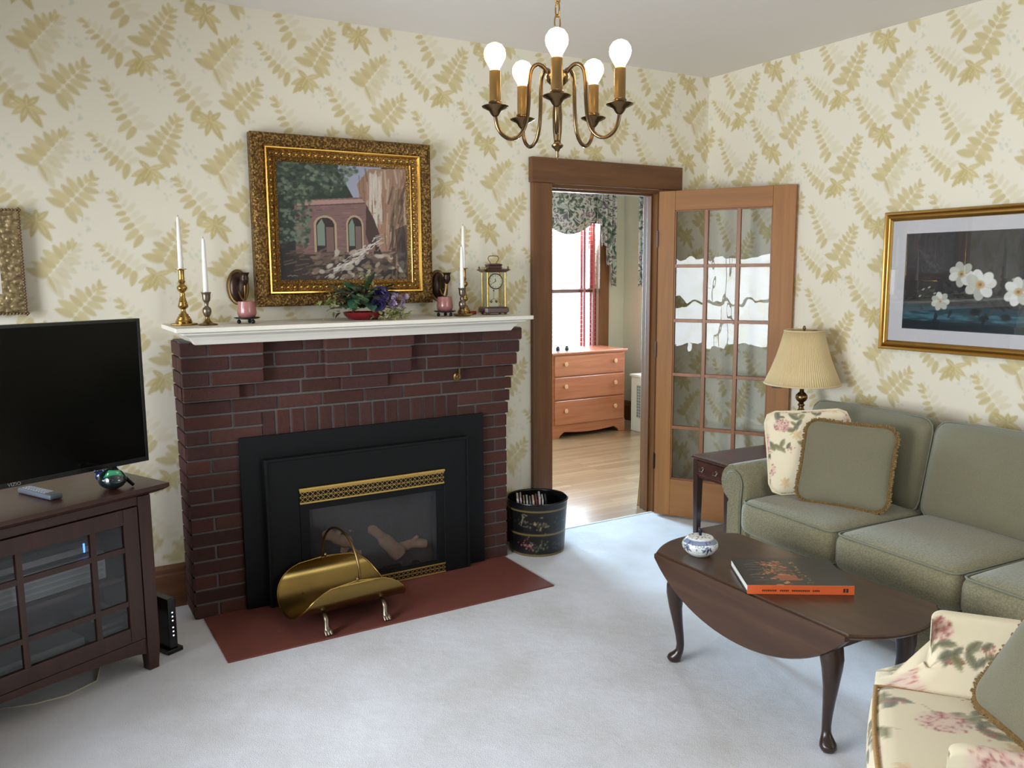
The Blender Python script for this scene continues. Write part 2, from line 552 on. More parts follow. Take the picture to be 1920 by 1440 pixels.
def carpet_mat():
    m, nt, b = newmat('carpet_pile')
    tc = nt.nodes.new('ShaderNodeTexCoord')
    n1 = nt.nodes.new('ShaderNodeTexNoise'); n1.inputs['Scale'].default_value = 2.6; n1.inputs['Detail'].default_value = 4; n1.inputs['Roughness'].default_value = 0.55
    n2 = nt.nodes.new('ShaderNodeTexNoise'); n2.inputs['Scale'].default_value = 330; n2.inputs['Detail'].default_value = 2
    n3 = nt.nodes.new('ShaderNodeTexNoise'); n3.inputs['Scale'].default_value = 14; n3.inputs['Detail'].default_value = 3
    for n in (n1, n2, n3):
        nt.links.new(tc.outputs['Object'], n.inputs['Vector'])
    cr = nt.nodes.new('ShaderNodeValToRGB')
    cr.color_ramp.elements[0].position = 0.30; cr.color_ramp.elements[0].color = (*S(208, 205, 206), 1)
    cr.color_ramp.elements[1].position = 0.66; cr.color_ramp.elements[1].color = (*S(228, 228, 236), 1)
    nt.links.new(n1.outputs['Fac'], cr.inputs['Fac'])
    mr = nt.nodes.new('ShaderNodeMapRange'); mr.inputs[3].default_value = 0.80; mr.inputs[4].default_value = 1.16
    nt.links.new(n2.outputs['Fac'], mr.inputs[0])
    mx = nt.nodes.new('ShaderNodeVectorMath'); mx.operation = 'SCALE'
    nt.links.new(cr.outputs['Color'], mx.inputs[0]); nt.links.new(mr.outputs[0], mx.inputs['Scale'])
    nt.links.new(mx.outputs[0], b.inputs['Base Color'])
    b.inputs['Roughness'].default_value = 1.0
    b.inputs['Specular IOR Level'].default_value = 0.1
    b.inputs['Sheen Weight'].default_value = 0.3
    ad = nt.nodes.new('ShaderNodeMath'); ad.operation = 'MULTIPLY_ADD'; ad.inputs[1].default_value = 2.0
    nt.links.new(n3.outputs['Fac'], ad.inputs[0]); nt.links.new(n2.outputs['Fac'], ad.inputs[2])
    bp = nt.nodes.new('ShaderNodeBump'); bp.inputs['Strength'].default_value = 0.6; bp.inputs['Distance'].default_value = 0.006
    nt.links.new(ad.outputs[0], bp.inputs['Height'])
    nt.links.new(bp.outputs['Normal'], b.inputs['Normal'])
    return m


def plank_mat():
    m, nt, b = newmat('hardwood_strips')
    tc = nt.nodes.new('ShaderNodeTexCoord')
    br = nt.nodes.new('ShaderNodeTexBrick')
    br.inputs['Scale'].default_value = 1.0
    br.inputs['Brick Width'].default_value = 0.9; br.inputs['Row Height'].default_value = 0.058; br.inputs['Mortar Size'].default_value = 0.0012
    br.inputs['Color1'].default_value = (*S(134, 102, 72), 1); br.inputs['Color2'].default_value = (*S(160, 128, 94), 1); br.inputs['Mortar'].default_value = (*S(70, 44, 24), 1)
    nt.links.new(tc.outputs['Object'], br.inputs['Vector'])
    mp = nt.nodes.new('ShaderNodeMapping'); mp.inputs['Scale'].default_value = (1.5, 30, 1)
    nt.links.new(tc.outputs['Object'], mp.inputs['Vector'])
    nz = nt.nodes.new('ShaderNodeTexNoise'); nz.inputs['Scale'].default_value = 1.5; nz.inputs['Detail'].default_value = 5
    nt.links.new(mp.outputs[0], nz.inputs['Vector'])
    mr = nt.nodes.new('ShaderNodeMapRange'); mr.inputs[3].default_value = 0.75; mr.inputs[4].default_value = 1.2
    nt.links.new(nz.outputs['Fac'], mr.inputs[0])
    mx = nt.nodes.new('ShaderNodeVectorMath'); mx.operation = 'SCALE'
    nt.links.new(br.outputs['Color'], mx.inputs[0]); nt.links.new(mr.outputs[0], mx.inputs['Scale'])
    nt.links.new(mx.outputs[0], b.inputs['Base Color'])
    b.inputs['Roughness'].default_value = 0.3
    b.inputs['Coat Weight'].default_value = 0.5
    b.inputs['Coat Roughness'].default_value = 0.16
    return m


def chintz_mat(name, stops, scale):
    """blurred all over flower print"""
    m, nt, b = newmat(name)
    tc = nt.nodes.new('ShaderNodeTexCoord')
    nz = nt.nodes.new('ShaderNodeTexNoise'); nz.inputs['Scale'].default_value = scale; nz.inputs['Detail'].default_value = 2.5; nz.inputs['Distortion'].default_value = 1.2
    nt.links.new(tc.outputs['Object'], nz.inputs['Vector'])
    cr = nt.nodes.new('ShaderNodeValToRGB')
    cr.color_ramp.elements[0].position = stops[0][0]; cr.color_ramp.elements[0].color = (*stops[0][1], 1)
    cr.color_ramp.elements[1].position = stops[-1][0]; cr.color_ramp.elements[1].color = (*stops[-1][1], 1)
    for p, c in stops[1:-1]:
        e = cr.color_ramp.elements.new(p); e.color = (*c, 1)
    nt.links.new(nz.outputs['Fac'], cr.inputs['Fac'])
    nt.links.new(cr.outputs['Color'], b.inputs['Base Color'])
    b.inputs['Roughness'].default_value = 0.9
    return m


M['carpet'] = carpet_mat()
M['planks'] = plank_mat()
M['valance'] = chintz_mat('valance_chintz', [(.34, S(62, 72, 62)), (.43, S(96, 104, 90)), (.48, S(172, 168, 156)), (.55, S(186, 180, 170)), (.60, S(124, 104, 112)), (.68, S(92, 84, 90))], 15)


# ------------------------------------------------------------------ painting on grids of colour
class Canvas:
    """rgb raster (linear colours); x to the right, y up, in metres"""
    def __init__(s, w, h, res, base, wrap=False):
        s.w, s.h, s.res, s.wrap = w, h, res, wrap
        s.nx, s.ny = int(round(w/res)), int(round(h/res))
        X, Y = np.meshgrid((np.arange(s.nx)+0.5)*w/s.nx, (np.arange(s.ny)+0.5)*h/s.ny)
        s.X, s.Y = X, Y
        s.a = np.ones((s.ny, s.nx, 3))*np.array(base)

    def d(s, cx, cy):
        dx, dy = s.X-cx, s.Y-cy
        if s.wrap:
            dx = (dx+s.w/2) % s.w-s.w/2
            dy = (dy+s.h/2) % s.h-s.h/2
        return dx, dy

    def put(s, alpha, col):
        al = np.clip(alpha, 0, 1)[..., None]
        s.a = s.a*(1-al)+np.array(col)*al

    def lobe(s, x, y, ang, L, wd, col, al=1.0, soft=0.25, back=0.0):
        dx, dy = s.d(x, y)
        u = (dx*cos(ang)+dy*sin(ang))/L
        v = (-dx*sin(ang)+dy*cos(ang))/wd
        uu = np.clip(u, 0, 1)
        prof = np.sqrt(np.clip(uu, 0, 1))*(1-uu)**0.75*1.9+1e-4
        k = 1-np.abs(v)/prof
        k = np.where((u > 0) & (u < 1), k, -1)
        s.put(np.clip(k/soft, 0, 1)*al, col)

    def disc(s, x, y, rx, ry, col, al=1.0, soft=0.3, ang=0):
        dx, dy = s.d(x, y)
        u = (dx*cos(ang)+dy*sin(ang))/rx
        v = (-dx*sin(ang)+dy*cos(ang))/ry
        s.put(np.clip((1-np.sqrt(u*u+v*v))/soft, 0, 1)*al, col)

    def line(s, pts, wd, col, al=1.0):
        for (x0, y0), (x1, y1) in zip(pts[:-1], pts[1:]):
            dx, dy = s.d(x0, y0)
            lx, ly = x1-x0, y1-y0
            L2 = lx*lx+ly*ly+1e-12
            t = np.clip((dx*lx+dy*ly)/L2, 0, 1)
            dist = np.hypot(dx-t*lx, dy-t*ly)
            s.put(np.clip((wd-dist)/(wd*0.5), 0, 1)*al, col)

    def poly(s, pts, col, al=1.0):
        ins = np.zeros(s.X.shape, bool)
        n = len(pts)
        for i in range(n):
            x0, y0 = pts[i]; x1, y1 = pts[(i+1) % n]
            c = ((y0 > s.Y) != (y1 > s.Y)) & (s.X < (x1-x0)*(s.Y-y0)/((y1-y0) if abs(y1-y0) > 1e-12 else 1e-12)+x0)
            ins ^= c
        s.put(ins*al, col)

    def sample(s, u, v):
        """bilinear lookup with repeat"""
        fx = (np.asarray(u)/s.w*s.nx-0.5); fy = (np.asarray(v)/s.h*s.ny-0.5)
        i0 = np.floor(fx).astype(int); j0 = np.floor(fy).astype(int)
        tx = (fx-i0)[..., None]; ty = (fy-j0)[..., None]
        if s.wrap:
            i1, j1 = (i0+1) % s.nx, (j0+1) % s.ny
            i0, j0 = i0 % s.nx, j0 % s.ny
        else:
            i1, j1 = np.clip(i0+1, 0, s.nx-1), np.clip(j0+1, 0, s.ny-1)
            i0, j0 = np.clip(i0, 0, s.nx-1), np.clip(j0, 0, s.ny-1)
        A = s.a
        return (A[j0, i0]*(1-tx)+A[j0, i1]*tx)*(1-ty)+(A[j1, i0]*(1-tx)+A[j1, i1]*tx)*ty


# wallpaper repeat, 0.708 x 0.455 m
TW, TH = 0.708, 0.455
PAPER = S(233, 225, 207)
wp = Canvas(TW, TH, 0.0025, PAPER, True)
GOLD, GOLD2, VEIN, MIST = S(209, 192, 140), S(199, 181, 126), S(234, 226, 202), S(182, 196, 184)
rw = random.Random(4)


def pinnate(base, tip, left, right, n=7, wid=0.5, start=0.02):
    bx, by = base; tx, ty = tip
    ang = atan2(ty-by, tx-bx); L = math.hypot(tx-bx, ty-by)
    for side, al in ((1, left), (-1, right)):
        if al <= 0:
            continue
        for k in range(n):
            t = start+(0.93-start)*k/(n-1)
            ln = L*wid*(1.0-0.62*t)*(0.85+0.3*rw.random())
            an = ang+side*(radians(112)-radians(78)*t+rw.uniform(-.08, .08))
            wp.lobe(bx+(tx-bx)*t, by+(ty-by)*t, an, ln, ln*0.31+0.002, GOLD if (k % 2) else GOLD2, al*0.82, 0.45)
    wp.lobe(bx+(tx-bx)*0.8, by+(ty-by)*0.8, ang, L*0.27, L*0.055, GOLD, max(left, right)*0.85)
    wp.line([base, (bx+(tx-bx)*0.85, by+(ty-by)*0.85)], 0.0026, VEIN, 0.8)


def palmate(c, lobes, al=0.9):
    for a, ln, w in lobes:
        w *= 1.5
        wp.lobe(c[0], c[1], radians(a), ln, w, GOLD if int(a) % 2 else GOLD2, al, 0.35)
        wp.line([c, (c[0]+ln*.6*cos(radians(a)), c[1]+ln*.6*sin(radians(a)))], 0.0018, VEIN, 0.55)


def berries(c, n, spread, seed):
    r = random.Random(seed)
    for k in range(n):
        x, y = c[0]+r.uniform(-1, 1)*spread[0], c[1]+r.uniform(-1, 1)*spread[1]
        rad = r.uniform(.005, .010)
        wp.disc(x, y, rad, rad, MIST, 0.42, 0.5)
        wp.disc(x, y, rad*.5, rad*.5, PAPER, 0.5, 0.6)


berries((-3.60, 2.50), 7, (.03, .04), 1); berries((-3.50, 2.47), 10, (.035, .025), 2); berries((-3.085, 2.50), 12, (.03, .05), 3)
berries((-3.20, 2.36), 12, (.03, .055), 5); berries((-3.53, 2.19), 9, (.035, .04), 6); berries((-3.71, 2.45), 8, (.03, .05), 7)
berries((-3.42, 2.30), 5, (.05, .04), 8)
pinnate((-3.676, 2.428), (-3.565, 2.565), 1.0, 0.45, 8, 0.55)
wp.lobe(-3.676, 2.432, radians(-68), .075, .010, GOLD2, .7)
pinnate((-3.339, 2.452), (-3.480, 2.566), 1.0, 0.30, 8, 0.36)
pinnate((-3.222, 2.495), (-3.128, 2.657), 1.0, 1.0, 8, 0.46)
palmate((-3.257, 2.435), [(205, .085, .014), (228, .10, .016), (262, .075, .014), (295, .075, .014), (325, .075, .013), (15, .075, .012), (140, .055, .012), (240, .075, .013)])
pinnate((-3.592, 2.262), (-3.480, 2.388), 1.0, 0.95, 7, 0.55)
palmate((-3.70, 2.205), [(150, .075, .013), (185, .085, .014), (215, .07, .013), (250, .075, .013), (300, .10, .016), (335, .075, .014), (40, .06, .013), (90, .045, .012)])
pinnate((-3.300, 2.150), (-3.412, 2.330), 1.0, 0.28, 8, 0.36)
pinnate((-3.035, 2.262), (-3.150, 2.402), 1.0, 0.35, 7, 0.42)


def wall_grid(name, a_list, z_list, axis, keep=None):
    A, Z = np.meshgrid(np.array(a_list), np.array(z_list))
    P = np.zeros(A.shape+(3,))
    if axis == 'x':
        P[..., 0] = A; P[..., 2] = Z
        u = A
    else:
        P[..., 1] = A; P[..., 2] = Z
        u = -A-0.263-3.257+0.0   # fern centres fall at y = -0.263 and -0.98
    C = wp.sample(u, Z)
    return P, C


H = 2.7117
ROOM_X0, ROOM_Y0 = -4.9, -4.9
DX0, DX1, DZ = -1.195, -0.378, 2.016     # doorway in the fireplace wall


def merge(*parts):
    return np.unique(np.round(np.concatenate(parts), 5))


# ------------------------------------------------------------------ room shell
xs = merge(np.arange(ROOM_X0, -4.05, .012), np.arange(-4.05, 0.001, .005), [DX0, DX1, 0.0])
zs = merge(np.arange(0, .5, .02), np.arange(.5, 1.0, .006), np.arange(1.0, H, .005), [DZ, H])
P, C = wall_grid('wall_fireplace', xs, zs, 'x')
xc = (xs[:-1]+xs[1:])/2; zc = (zs[:-1]+zs[1:])/2
XC, ZC = np.meshgrid(xc, zc)
keep = ~((XC > DX0) & (XC < DX1) & (ZC < DZ))
structure(grid_mesh('wall_fireplace', P, C, M['vc_wallpaper'], keep=keep))
ys = merge(np.arange(ROOM_Y0, -2.6, .015), np.arange(-2.6, 0.001, .005), [0.0])
zs2 = merge(np.arange(0, .6, .02), np.arange(.6, H, .005), [H])
P, C = wall_grid('wall_right', ys, zs2, 'y')
structure(grid_mesh('wall_right', P, C, M['vc_wallpaper']))


def wall_holes(axis, pos, a0, a1, z0, z1, holes, th, mat, name, sign):
    """solid wall slab with rectangular holes; axis 'x' = wall along x at y=pos"""
    mb = MB()
    def bx(p0, p1, q0, q1):
        if p1-p0 < 1e-4 or q1-q0 < 1e-4:
            return
        if axis == 'x':
            mb.box(p0, p1, min(pos, pos+th*sign), max(pos, pos+th*sign), q0, q1)
        else:
            mb.box(min(pos, pos+th*sign), max(pos, pos+th*sign), p0, p1, q0, q1)
    cur = a0
    for h0, h1, k0, k1 in sorted(holes):
        bx(cur, h0, z0, z1)
        bx(h0, h1, z0, k0)
        bx(h0, h1, k1, z1)
        cur = h1
    bx(cur, a1, z0, z1)
    return structure(mk(name, mb, mat))


PAINT = plain('cream_wall_paint', S(226, 220, 202), 0.85)
FARPAINT = plain('sage_wall_paint', S(198, 190, 168), 0.85)
wall_holes('y', ROOM_X0, ROOM_Y0, 0, 0, H, [(-4.6, -3.3, .70, 2.15), (-2.6, -1.1, .62, 1.72), (-.98, -.38, .75, 1.95)], .12, PAINT, 'wall_left', -1)
wall_holes('x', ROOM_Y0, ROOM_X0, 0, 0, H, [(-1.9, -.4, .92, 2.25)], .12, PAINT, 'wall_rear', -1)
# far side of the fireplace wall, seen from the bedroom
FY = 0.13
wall_holes('x', FY, -2.6, 1.56, 0, H, [(DX0-.005, DX1+.005, 0.0, DZ+.005)], .10, FARPAINT, 'wall_bedroom_near', -1)
wall_holes('x', 2.80, -2.6, 1.56, 0, H, [(-1.15, -.25, .62, 2.06), (.46, 1.24, .62, 2.06)], .12, FARPAINT, 'wall_bedroom_back', 1)
wall_holes('y', 1.56, FY, 2.92, 0, H, [(1.30, 2.30, .66, 2.06)], .12, FARPAINT, 'wall_bedroom_right', 1)
wall_holes('y', -2.6, FY, 2.92, 0, H, [], .1, FARPAINT, 'wall_bedroom_left', -1)
structure(mk('ceiling', MB().box(ROOM_X0-.1, 0.1, ROOM_Y0-.1, 0.02, H, H+.08), M['ceiling']))
structure(mk('ceiling_bedroom', MB().box(-2.7, 1.7, 0.02, 2.95, H, H+.08), M['ceiling']))
# carpet: slightly uneven pile surface
nx_, ny_ = 120, 120
mb = MB().grid(lambda u, v: (ROOM_X0+u*(-ROOM_X0), ROOM_Y0+v*(-ROOM_Y0-.004), 0.0), nx_, ny_)
structure(mk('floor', mb, M['carpet'], smooth=180))
structure(mk('floor_carpet_edge', MB().box(DX0, DX1, -.004, .012, -.02, 0.002), M['carpet']))
structure(mk('floor_bedroom', MB().box(-2.6, 1.6, 0.012, 2.95, -.04, -.006), M['planks']))

# baseboards
def baseboard(name, axis, a0, a1, pos, sign, mat):
    prof = [(0, 0), (.018, 0), (.018, .155), (.013, .165), (.013, .185), (.006, .20), (0, .202)]
    mb = MB()
    if axis == 'x':
        mb.prism([(pos+sign*p, z) for p, z in prof], 'x', a0, a1)
    else:
        mb.prism([(pos+sign*p, z) for p, z in prof], 'y', a0, a1)
    return structure(mk(name, mb, mat))


baseboard('baseboard_left_of_fireplace', 'x', ROOM_X0, -3.215, 0, -1, M['base_x'])
baseboard('baseboard_right_of_fireplace', 'x', -1.60, -1.318, 0, -1, M['base_x'])
baseboard('baseboard_right', 'y', ROOM_Y0, 0, 0, -1, M['base_y'])
baseboard('baseboard_left', 'y', ROOM_Y0, 0, ROOM_X0, 1, M['base_y'])
baseboard('baseboard_bedroom_back', 'x', -2.6, 1.56, 2.80, -1, M['base_x'])
baseboard('baseboard_bedroom_right', 'y', FY, 2.80, 1.56, -1, M['base_y'])

# doorway trim
structure(mk('trim_1', MB().box(-1.316, -1.185, -.028, 0, 0, 2.017), M['casing'], bevel=.003))
structure(mk('trim_2', MB().box(-.396, -.262, -.028, 0, 0, 2.017), M['casing'], bevel=.003))
structure(mk('trim_3', MB().box(-1.326, -.235, -.036, 0, 2.017, 2.153), M['casing_x'], bevel=.004))
structure(mk('trim_4', MB().box(DX0-.001, DX0+.022, .0, FY+.004, -.006, DZ), M['casing'], bevel=.002))
structure(mk('trim_5', MB().box(DX1-.022, DX1+.001, .0, FY+.004, -.006, DZ), M['casing'], bevel=.002))
structure(mk('trim_6', MB().box(DX0+.022, DX1-.022, .0, FY+.004, DZ-.022, DZ), M['casing_x'], bevel=.002))
structure(mk('trim_7', MB().box(DX1-.034, DX1-.022, .045, .085, -.006, DZ-.022), M['casing'], bevel=.002))
structure(mk('trim_8', MB().box(DX0+.022, DX1-.034, .045, .085, DZ-.034, DZ-.022), M['casing_x'], bevel=.002))


# windows -----------------------------------------------------------
def window(name, axis, pos, a0, a1, z0, z1, sign, casing=True, cols=1):
    """double hung sash window; sign = direction from the wall into its room"""
    root = bpy.data.objects.new(name, None); COL.objects.link(root); structure(root)
    def bxx(mb, p0, p1, d0, d1, q0, q1):
        lo, hi = min(pos+sign*d0, pos+sign*d1), max(pos+sign*d0, pos+sign*d1)
        if axis == 'x':
            mb.box(p0, p1, lo, hi, q0, q1)
        else:
            mb.box(lo, hi, p0, p1, q0, q1)
    t = .045
    mb = MB()
    zm = (z0+z1)/2
    for (q0, q1, d) in ((z0, zm+.02, -.06), (zm-.02, z1, -.09)):
        bxx(mb, a0, a0+t, d-.02, d+.02, q0, q1); bxx(mb, a1-t, a1, d-.02, d+.02, q0, q1)
        bxx(mb, a0+t, a1-t, d-.02, d+.02, q0, q0+t); bxx(mb, a0+t, a1-t, d-.02, d+.02, q1-t*.8, q1)
        for c in range(1, cols):
            xm = a0+(a1-a0)*c/cols
            bxx(mb, xm-.012, xm+.012, d-.015, d+.015, q0+t, q1-t*.8)
    mk('sash', mb, M['white'] if name in ('window_1', 'window_2', 'added_window_5', 'window_7') else M['casing'], root)
    mb = MB()
    bxx(mb, a0+t, a1-t, -.062, -.058, z0+t, zm); bxx(mb, a0+t, a1-t, -.092, -.088, zm, z1-t)
    mk('glass', mb, M['pane'], root)
    if casing:
        w = .115
        mb = MB()
        bxx(mb, a0-w, a0, 0, .022, z0-.02, z1); bxx(mb, a1, a1+w, 0, .022, z0-.02, z1)
        bxx(mb, a0-w-.01, a1+w+.01, 0, .026, z1, z1+.13)
        mk('casing', mb, M['casing'], root, bevel=.003)
        mb = MB()
        bxx(mb, a0-w-.02, a1+w+.02, 0, .06, z0-.045, z0-.02)
        bxx(mb, a0-w, a1+w, 0, .018, z0-.12, z0-.045)
        mk('sill', mb, M['casing_x' if axis == 'x' else 'base_y'], root, bevel=.003)
    return root


window('window_1', 'y', ROOM_X0, -2.6, -1.1, .62, 1.72, 1, True, 2)
window('window_7', 'y', ROOM_X0, -.98, -.38, .75, 1.95, 1, False, 1)
window('added_window_5', 'y', ROOM_X0, -4.6, -3.3, .70, 2.15, 1, True, 2)  # unseen window, added to let in the left rear fill
window('window_2', 'x', ROOM_Y0, -1.9, -.4, .92, 2.25, 1, True, 2)
window('window_6', 'x', 2.80, -1.15, -.25, .62, 2.06, -1)
window('window_3', 'x', 2.80, .46, 1.24, .62, 2.06, -1)
window('window_4', 'y', 1.56, 1.30, 2.30, .66, 2.06, -1)

# ------------------------------------------------------------------ glazed door, standing open
HNG = (-.437, -.058)
DANG = radians(-59.0)
door = bpy.data.objects.new('door_1', None); COL.objects.link(door); structure(door)
door.location = (HNG[0], HNG[1], 0); door.rotation_euler = (0, 0, DANG)
DW, DT, DH0, DH1 = .79, .036, .012, 2.0
SW, LW, TR, BR = .098, .125, .115, .245
gx0, gx1, gz0, gz1 = SW, DW-LW, BR, DH1-TR
mb = MB(); mb.box(0, SW, 0, DT, DH0, DH1); mb.box(DW-LW, DW, 0, DT, DH0, DH1)
mk('stile', mb, M['door_z'], door, bevel=.002)
mb = MB(); mb.box(SW, DW-LW, 0.0005, DT-.0005, DH0, BR); mb.box(SW, DW-LW, 0.0005, DT-.0005, DH1-TR, DH1)
mk('rail', mb, M['door_x'], door, bevel=.002)
mb = MB()
cw = (gx1-gx0)/3; rh = (gz1-gz0)/5
for c in range(1, 3):
    x = gx0+cw*c
    mb.box(x-.011, x+.011, .004, DT-.004, gz0, gz1)
for r_ in range(1, 5):
    z = gz0+rh*r_
    for c in range(3):
        mb.box(gx0+cw*c+(.011 if c else 0), gx0+cw*(c+1)-(.011 if c < 2 else 0), .004, DT-.004, z-.010, z+.010)
for (a, b, c, d) in ((gx0, gx0+.007, gz0, gz1), (gx1-.007, gx1, gz0, gz1), (gx0, gx1, gz0, gz0+.007), (gx0, gx1, gz1-.007, gz1)):
    mb.box(a, b, .006, DT-.006, c, d)
mk('muntins', mb, M['muntin'], door, bevel=.0015)
mb = MB()
for c in range(3):
    for r_ in range(5):
        x0, z0 = gx0+cw*c, gz0+rh*r_
        mb.add([(x0, DT/2, z0), (x0+cw, DT/2, z0), (x0+cw, DT/2, z0+rh), (x0, DT/2, z0+rh)], [(0, 1, 2, 3)])
o = mk('glass_panes', mb, M['door_pane'], door)
o['label'] = 'fifteen panes of old wavy glass'
for zz in (.35, 1.05, 1.72):
    hb = MB().box(-.008, .001, -.006, .012, zz-.045, zz+.045)
    hb.lathe([(.0055, -.05), (.0055, .05), (.003, .056)], 10, (-.006, -.006, zz))
    mk('hinge', hb, M['dark_bronze'], door)
xl = DW-LW*.55
lp = MB().box(xl-.028, xl+.028, -.005, 0.0, .855, .995)
lp2 = mk('lock_plate', lp, M['dark_bronze'], door, bevel=.002)
lp2['label'] = 'dark metal lock plate with keyhole'
km = MB().box(xl-.013, xl+.013, -.0065, -.005, .875, .955)
mk('keyhole_cover', km, plain('worn_steel', S(150, 146, 138), .4, .7), lp2, bevel=.002)
kh = MB().lathe([(.005, 0), (.005, .002)], 12)
kh.xf(Matrix.Translation((xl, -.0065, .925)) @ Matrix.Rotation(radians(90), 4, 'X'))
kh.box(xl-.002, xl+.002, -.0085, -.0065, .905, .925)
mk('keyhole', kh, M['black'], lp2)
kb = MB().lathe([(.010, 0), (.010, .025), (.016, .03), (.026, .042), (.028, .052), (.024, .062), (.010, .068)], 20)
kb.xf(Matrix.Translation((xl, -.005, .965)) @ Matrix.Rotation(radians(90), 4, 'X'))
mk('door_knob', kb, M['black_gloss'], door, smooth=40)

# ------------------------------------------------------------------ brick fireplace
rb = random.Random(11)
FYF = -.226          # front plane of the brickwork
fp = thing('fireplace', 'red brick fireplace with stepped corbels and white mantel shelf on the papered wall', 'fireplace', (0, 0, 0))
MORT = S(92, 88, 86)
bk = MB()
CP = 1.242/19


def brick(x0, x1, z0, z1, yf, yb=None):
    j = rb.uniform(-.0025, .0025)
    k = rb.uniform(.82, 1.16)
    base = rb.choice([(68, 38, 33), (76, 42, 35), (62, 36, 31), (72, 43, 37), (66, 40, 36)])
    c = tuple(v*k for v in S(*base))
    e = .003
    yf = yf+j
    yb = FYF+.03 if yb is None else yb
    vs = [(x0, yb, z0), (x1, yb, z0), (x1, yb, z1), (x0, yb, z1),
          (x0, yf+e, z0), (x1, yf+e, z0), (x1, yf+e, z1), (x0, yf+e, z1),
          (x0+e, yf, z0+e), (x1-e, yf, z0+e), (x1-e, yf, z1-e), (x0+e, yf, z1-e)]
    fs = [(0, 1, 5, 4), (1, 2, 6, 5), (2, 3, 7, 6), (3, 0, 4, 7), (4, 5, 9, 8), (5, 6, 10, 9), (6, 7, 11, 10), (7, 4, 8, 11), (8, 9, 10, 11)]
    bk.add(vs, fs, c)


def row(x0, x1, k, yf, off, yb=None, blen=.205):
    z0, z1 = k*CP+.005, (k+1)*CP-.005
    x = x0
    first = True
    while x < x1-.01:
        L = (off if first else blen)
        first = False
        xe = min(x+L, x1)
        if x1-xe < .05:
            xe = x1
        brick(x, xe-(.010 if xe < x1 else 0), z0, z1, yf, yb)
        x = xe


XL, XR = -3.212, -1.609
PXL, PXR = -2.99, -1.765     # opening covered by the metal surround
# mortar body
bk.box(XL+.004, XR-.004, FYF+.006, 0, 0, 1.24, MORT)
n_c = 19
for k in range(n_c):
    xr = XR+(0 if k < 12 else (k-11)*.0105)
    if k < 12:
        row(XL, PXL, k, FYF, .222 if k % 2 else .105)
        row(PXR, xr, k, FYF, .09 if k % 2 else .156)
    elif k < 14:
        row(XL, -2.885, k, FYF, .205 if k % 2 else .105)
        row(-1.895, xr, k, FYF, .205 if k % 2 else .105)
    elif k < 16:
        row(XL, xr, k, FYF, .105 if k % 2 else .205)
    else:
        row(-2.95, -1.80, k, FYF, .14 if k % 2 else .07)
# soldier course over the opening
x = -2.882
while x < -1.90:
    brick(x, x+.0565, 12*CP-.08, 14*CP-.005, FYF)
    x += .0662
# side returns on the left
for k in range(n_c):
    z0, z1 = k*CP+.005, (k+1)*CP-.005
    sx = .004+(.003 if k > 14 else 0)
    ys_ = [FYF+.002, -.13, -.02] if k % 2 else [FYF+.002, -.02]
    for a, b in zip(ys_[:-1], ys_[1:]):
        c = tuple(v*rb.uniform(.85, 1.1) for v in S(70, 41, 36))
        bk.box(XL-sx, XL+.02, a, b-.008, z0, z1, c)
# projecting corbel blocks
PJ = .042


def corbel(x0, x1, k0, offs):
    for i, (k, a, b, pj) in enumerate(offs):
        bk.box(a+.004, b-.004, FYF-pj+.006, FYF+.02, k*CP, (k+1)*CP, MORT)
        row(a, b, k, FYF-pj, .205 if i % 2 else .12, FYF+.01)


corbel(0, 0, 0, [(18, -3.222, -2.872, PJ), (17, -3.220, -2.872, PJ), (16, -3.218, -2.876, PJ*.9), (15, -3.214, -2.98, PJ*.55)])
corbel(0, 0, 0, [(18, -2.590, -2.148, PJ), (17, -2.586, -2.158, PJ*.85), (16, -2.586, -2.162, PJ*.75), (15, -2.512, -2.278, PJ*.4)])
corbel(0, 0, 0, [(18, -1.880, -1.535, PJ), (17, -1.878, -1.545, PJ*.8), (16, -1.878, -1.556, PJ*.6)])
mk('brick_surround', bk, M['vc_brick'], fp)
# mantel shelf with moulded edge
mt = MB()
secs = []
for off, z in [(0, 1.232), (.004, 1.232), (.012, 1.244), (.016, 1.250), (.030, 1.266), (.052, 1.276), (.058, 1.278), (.060, 1.284), (.080, 1.288), (.088, 1.290), (.088, 1.308), (0, 1.308)]:
    a, b, d = -3.162-off, -1.634+off, -.312-off
    if off == 0 and z > 1.3:
        a, b, d = -3.20, -1.60, -.34
    secs.append([(a, -.001, z), (a, d, z), (b, d, z), (b, -.001, z)])
mt.loft(secs)
o = mk('mantel_shelf', mt, M['white'], fp, bevel=.0015)
o['label'] = 'white painted mantel shelf with moulded edge'
hs = MB().box(-3.181, -1.635, -.723, FYF, -.01, .007)
o = mk('hearth_slab', hs, plain('red_hearth', S(112, 58, 48), .75, bump=.2, bscale=120, var=.12, vscale=10), fp, bevel=.002)
o['label'] = 'flat dull red hearth slab'
kv = MB().lathe([(.0, -.002), (.022, 0), (.022, .004), (.012, .006), (.012, .016), (.006, .018), (.006, .03)], 20)
kv.xf(Matrix.Translation((-1.9, FYF-.001, 1.0)) @ Matrix.Rotation(radians(90), 4, 'X'))
kv.box(-1.904, -1.896, FYF-.03, FYF-.014, 1.01, 1.045)
mk('gas_valve', kv, M['brass_dull'], fp, smooth=40)

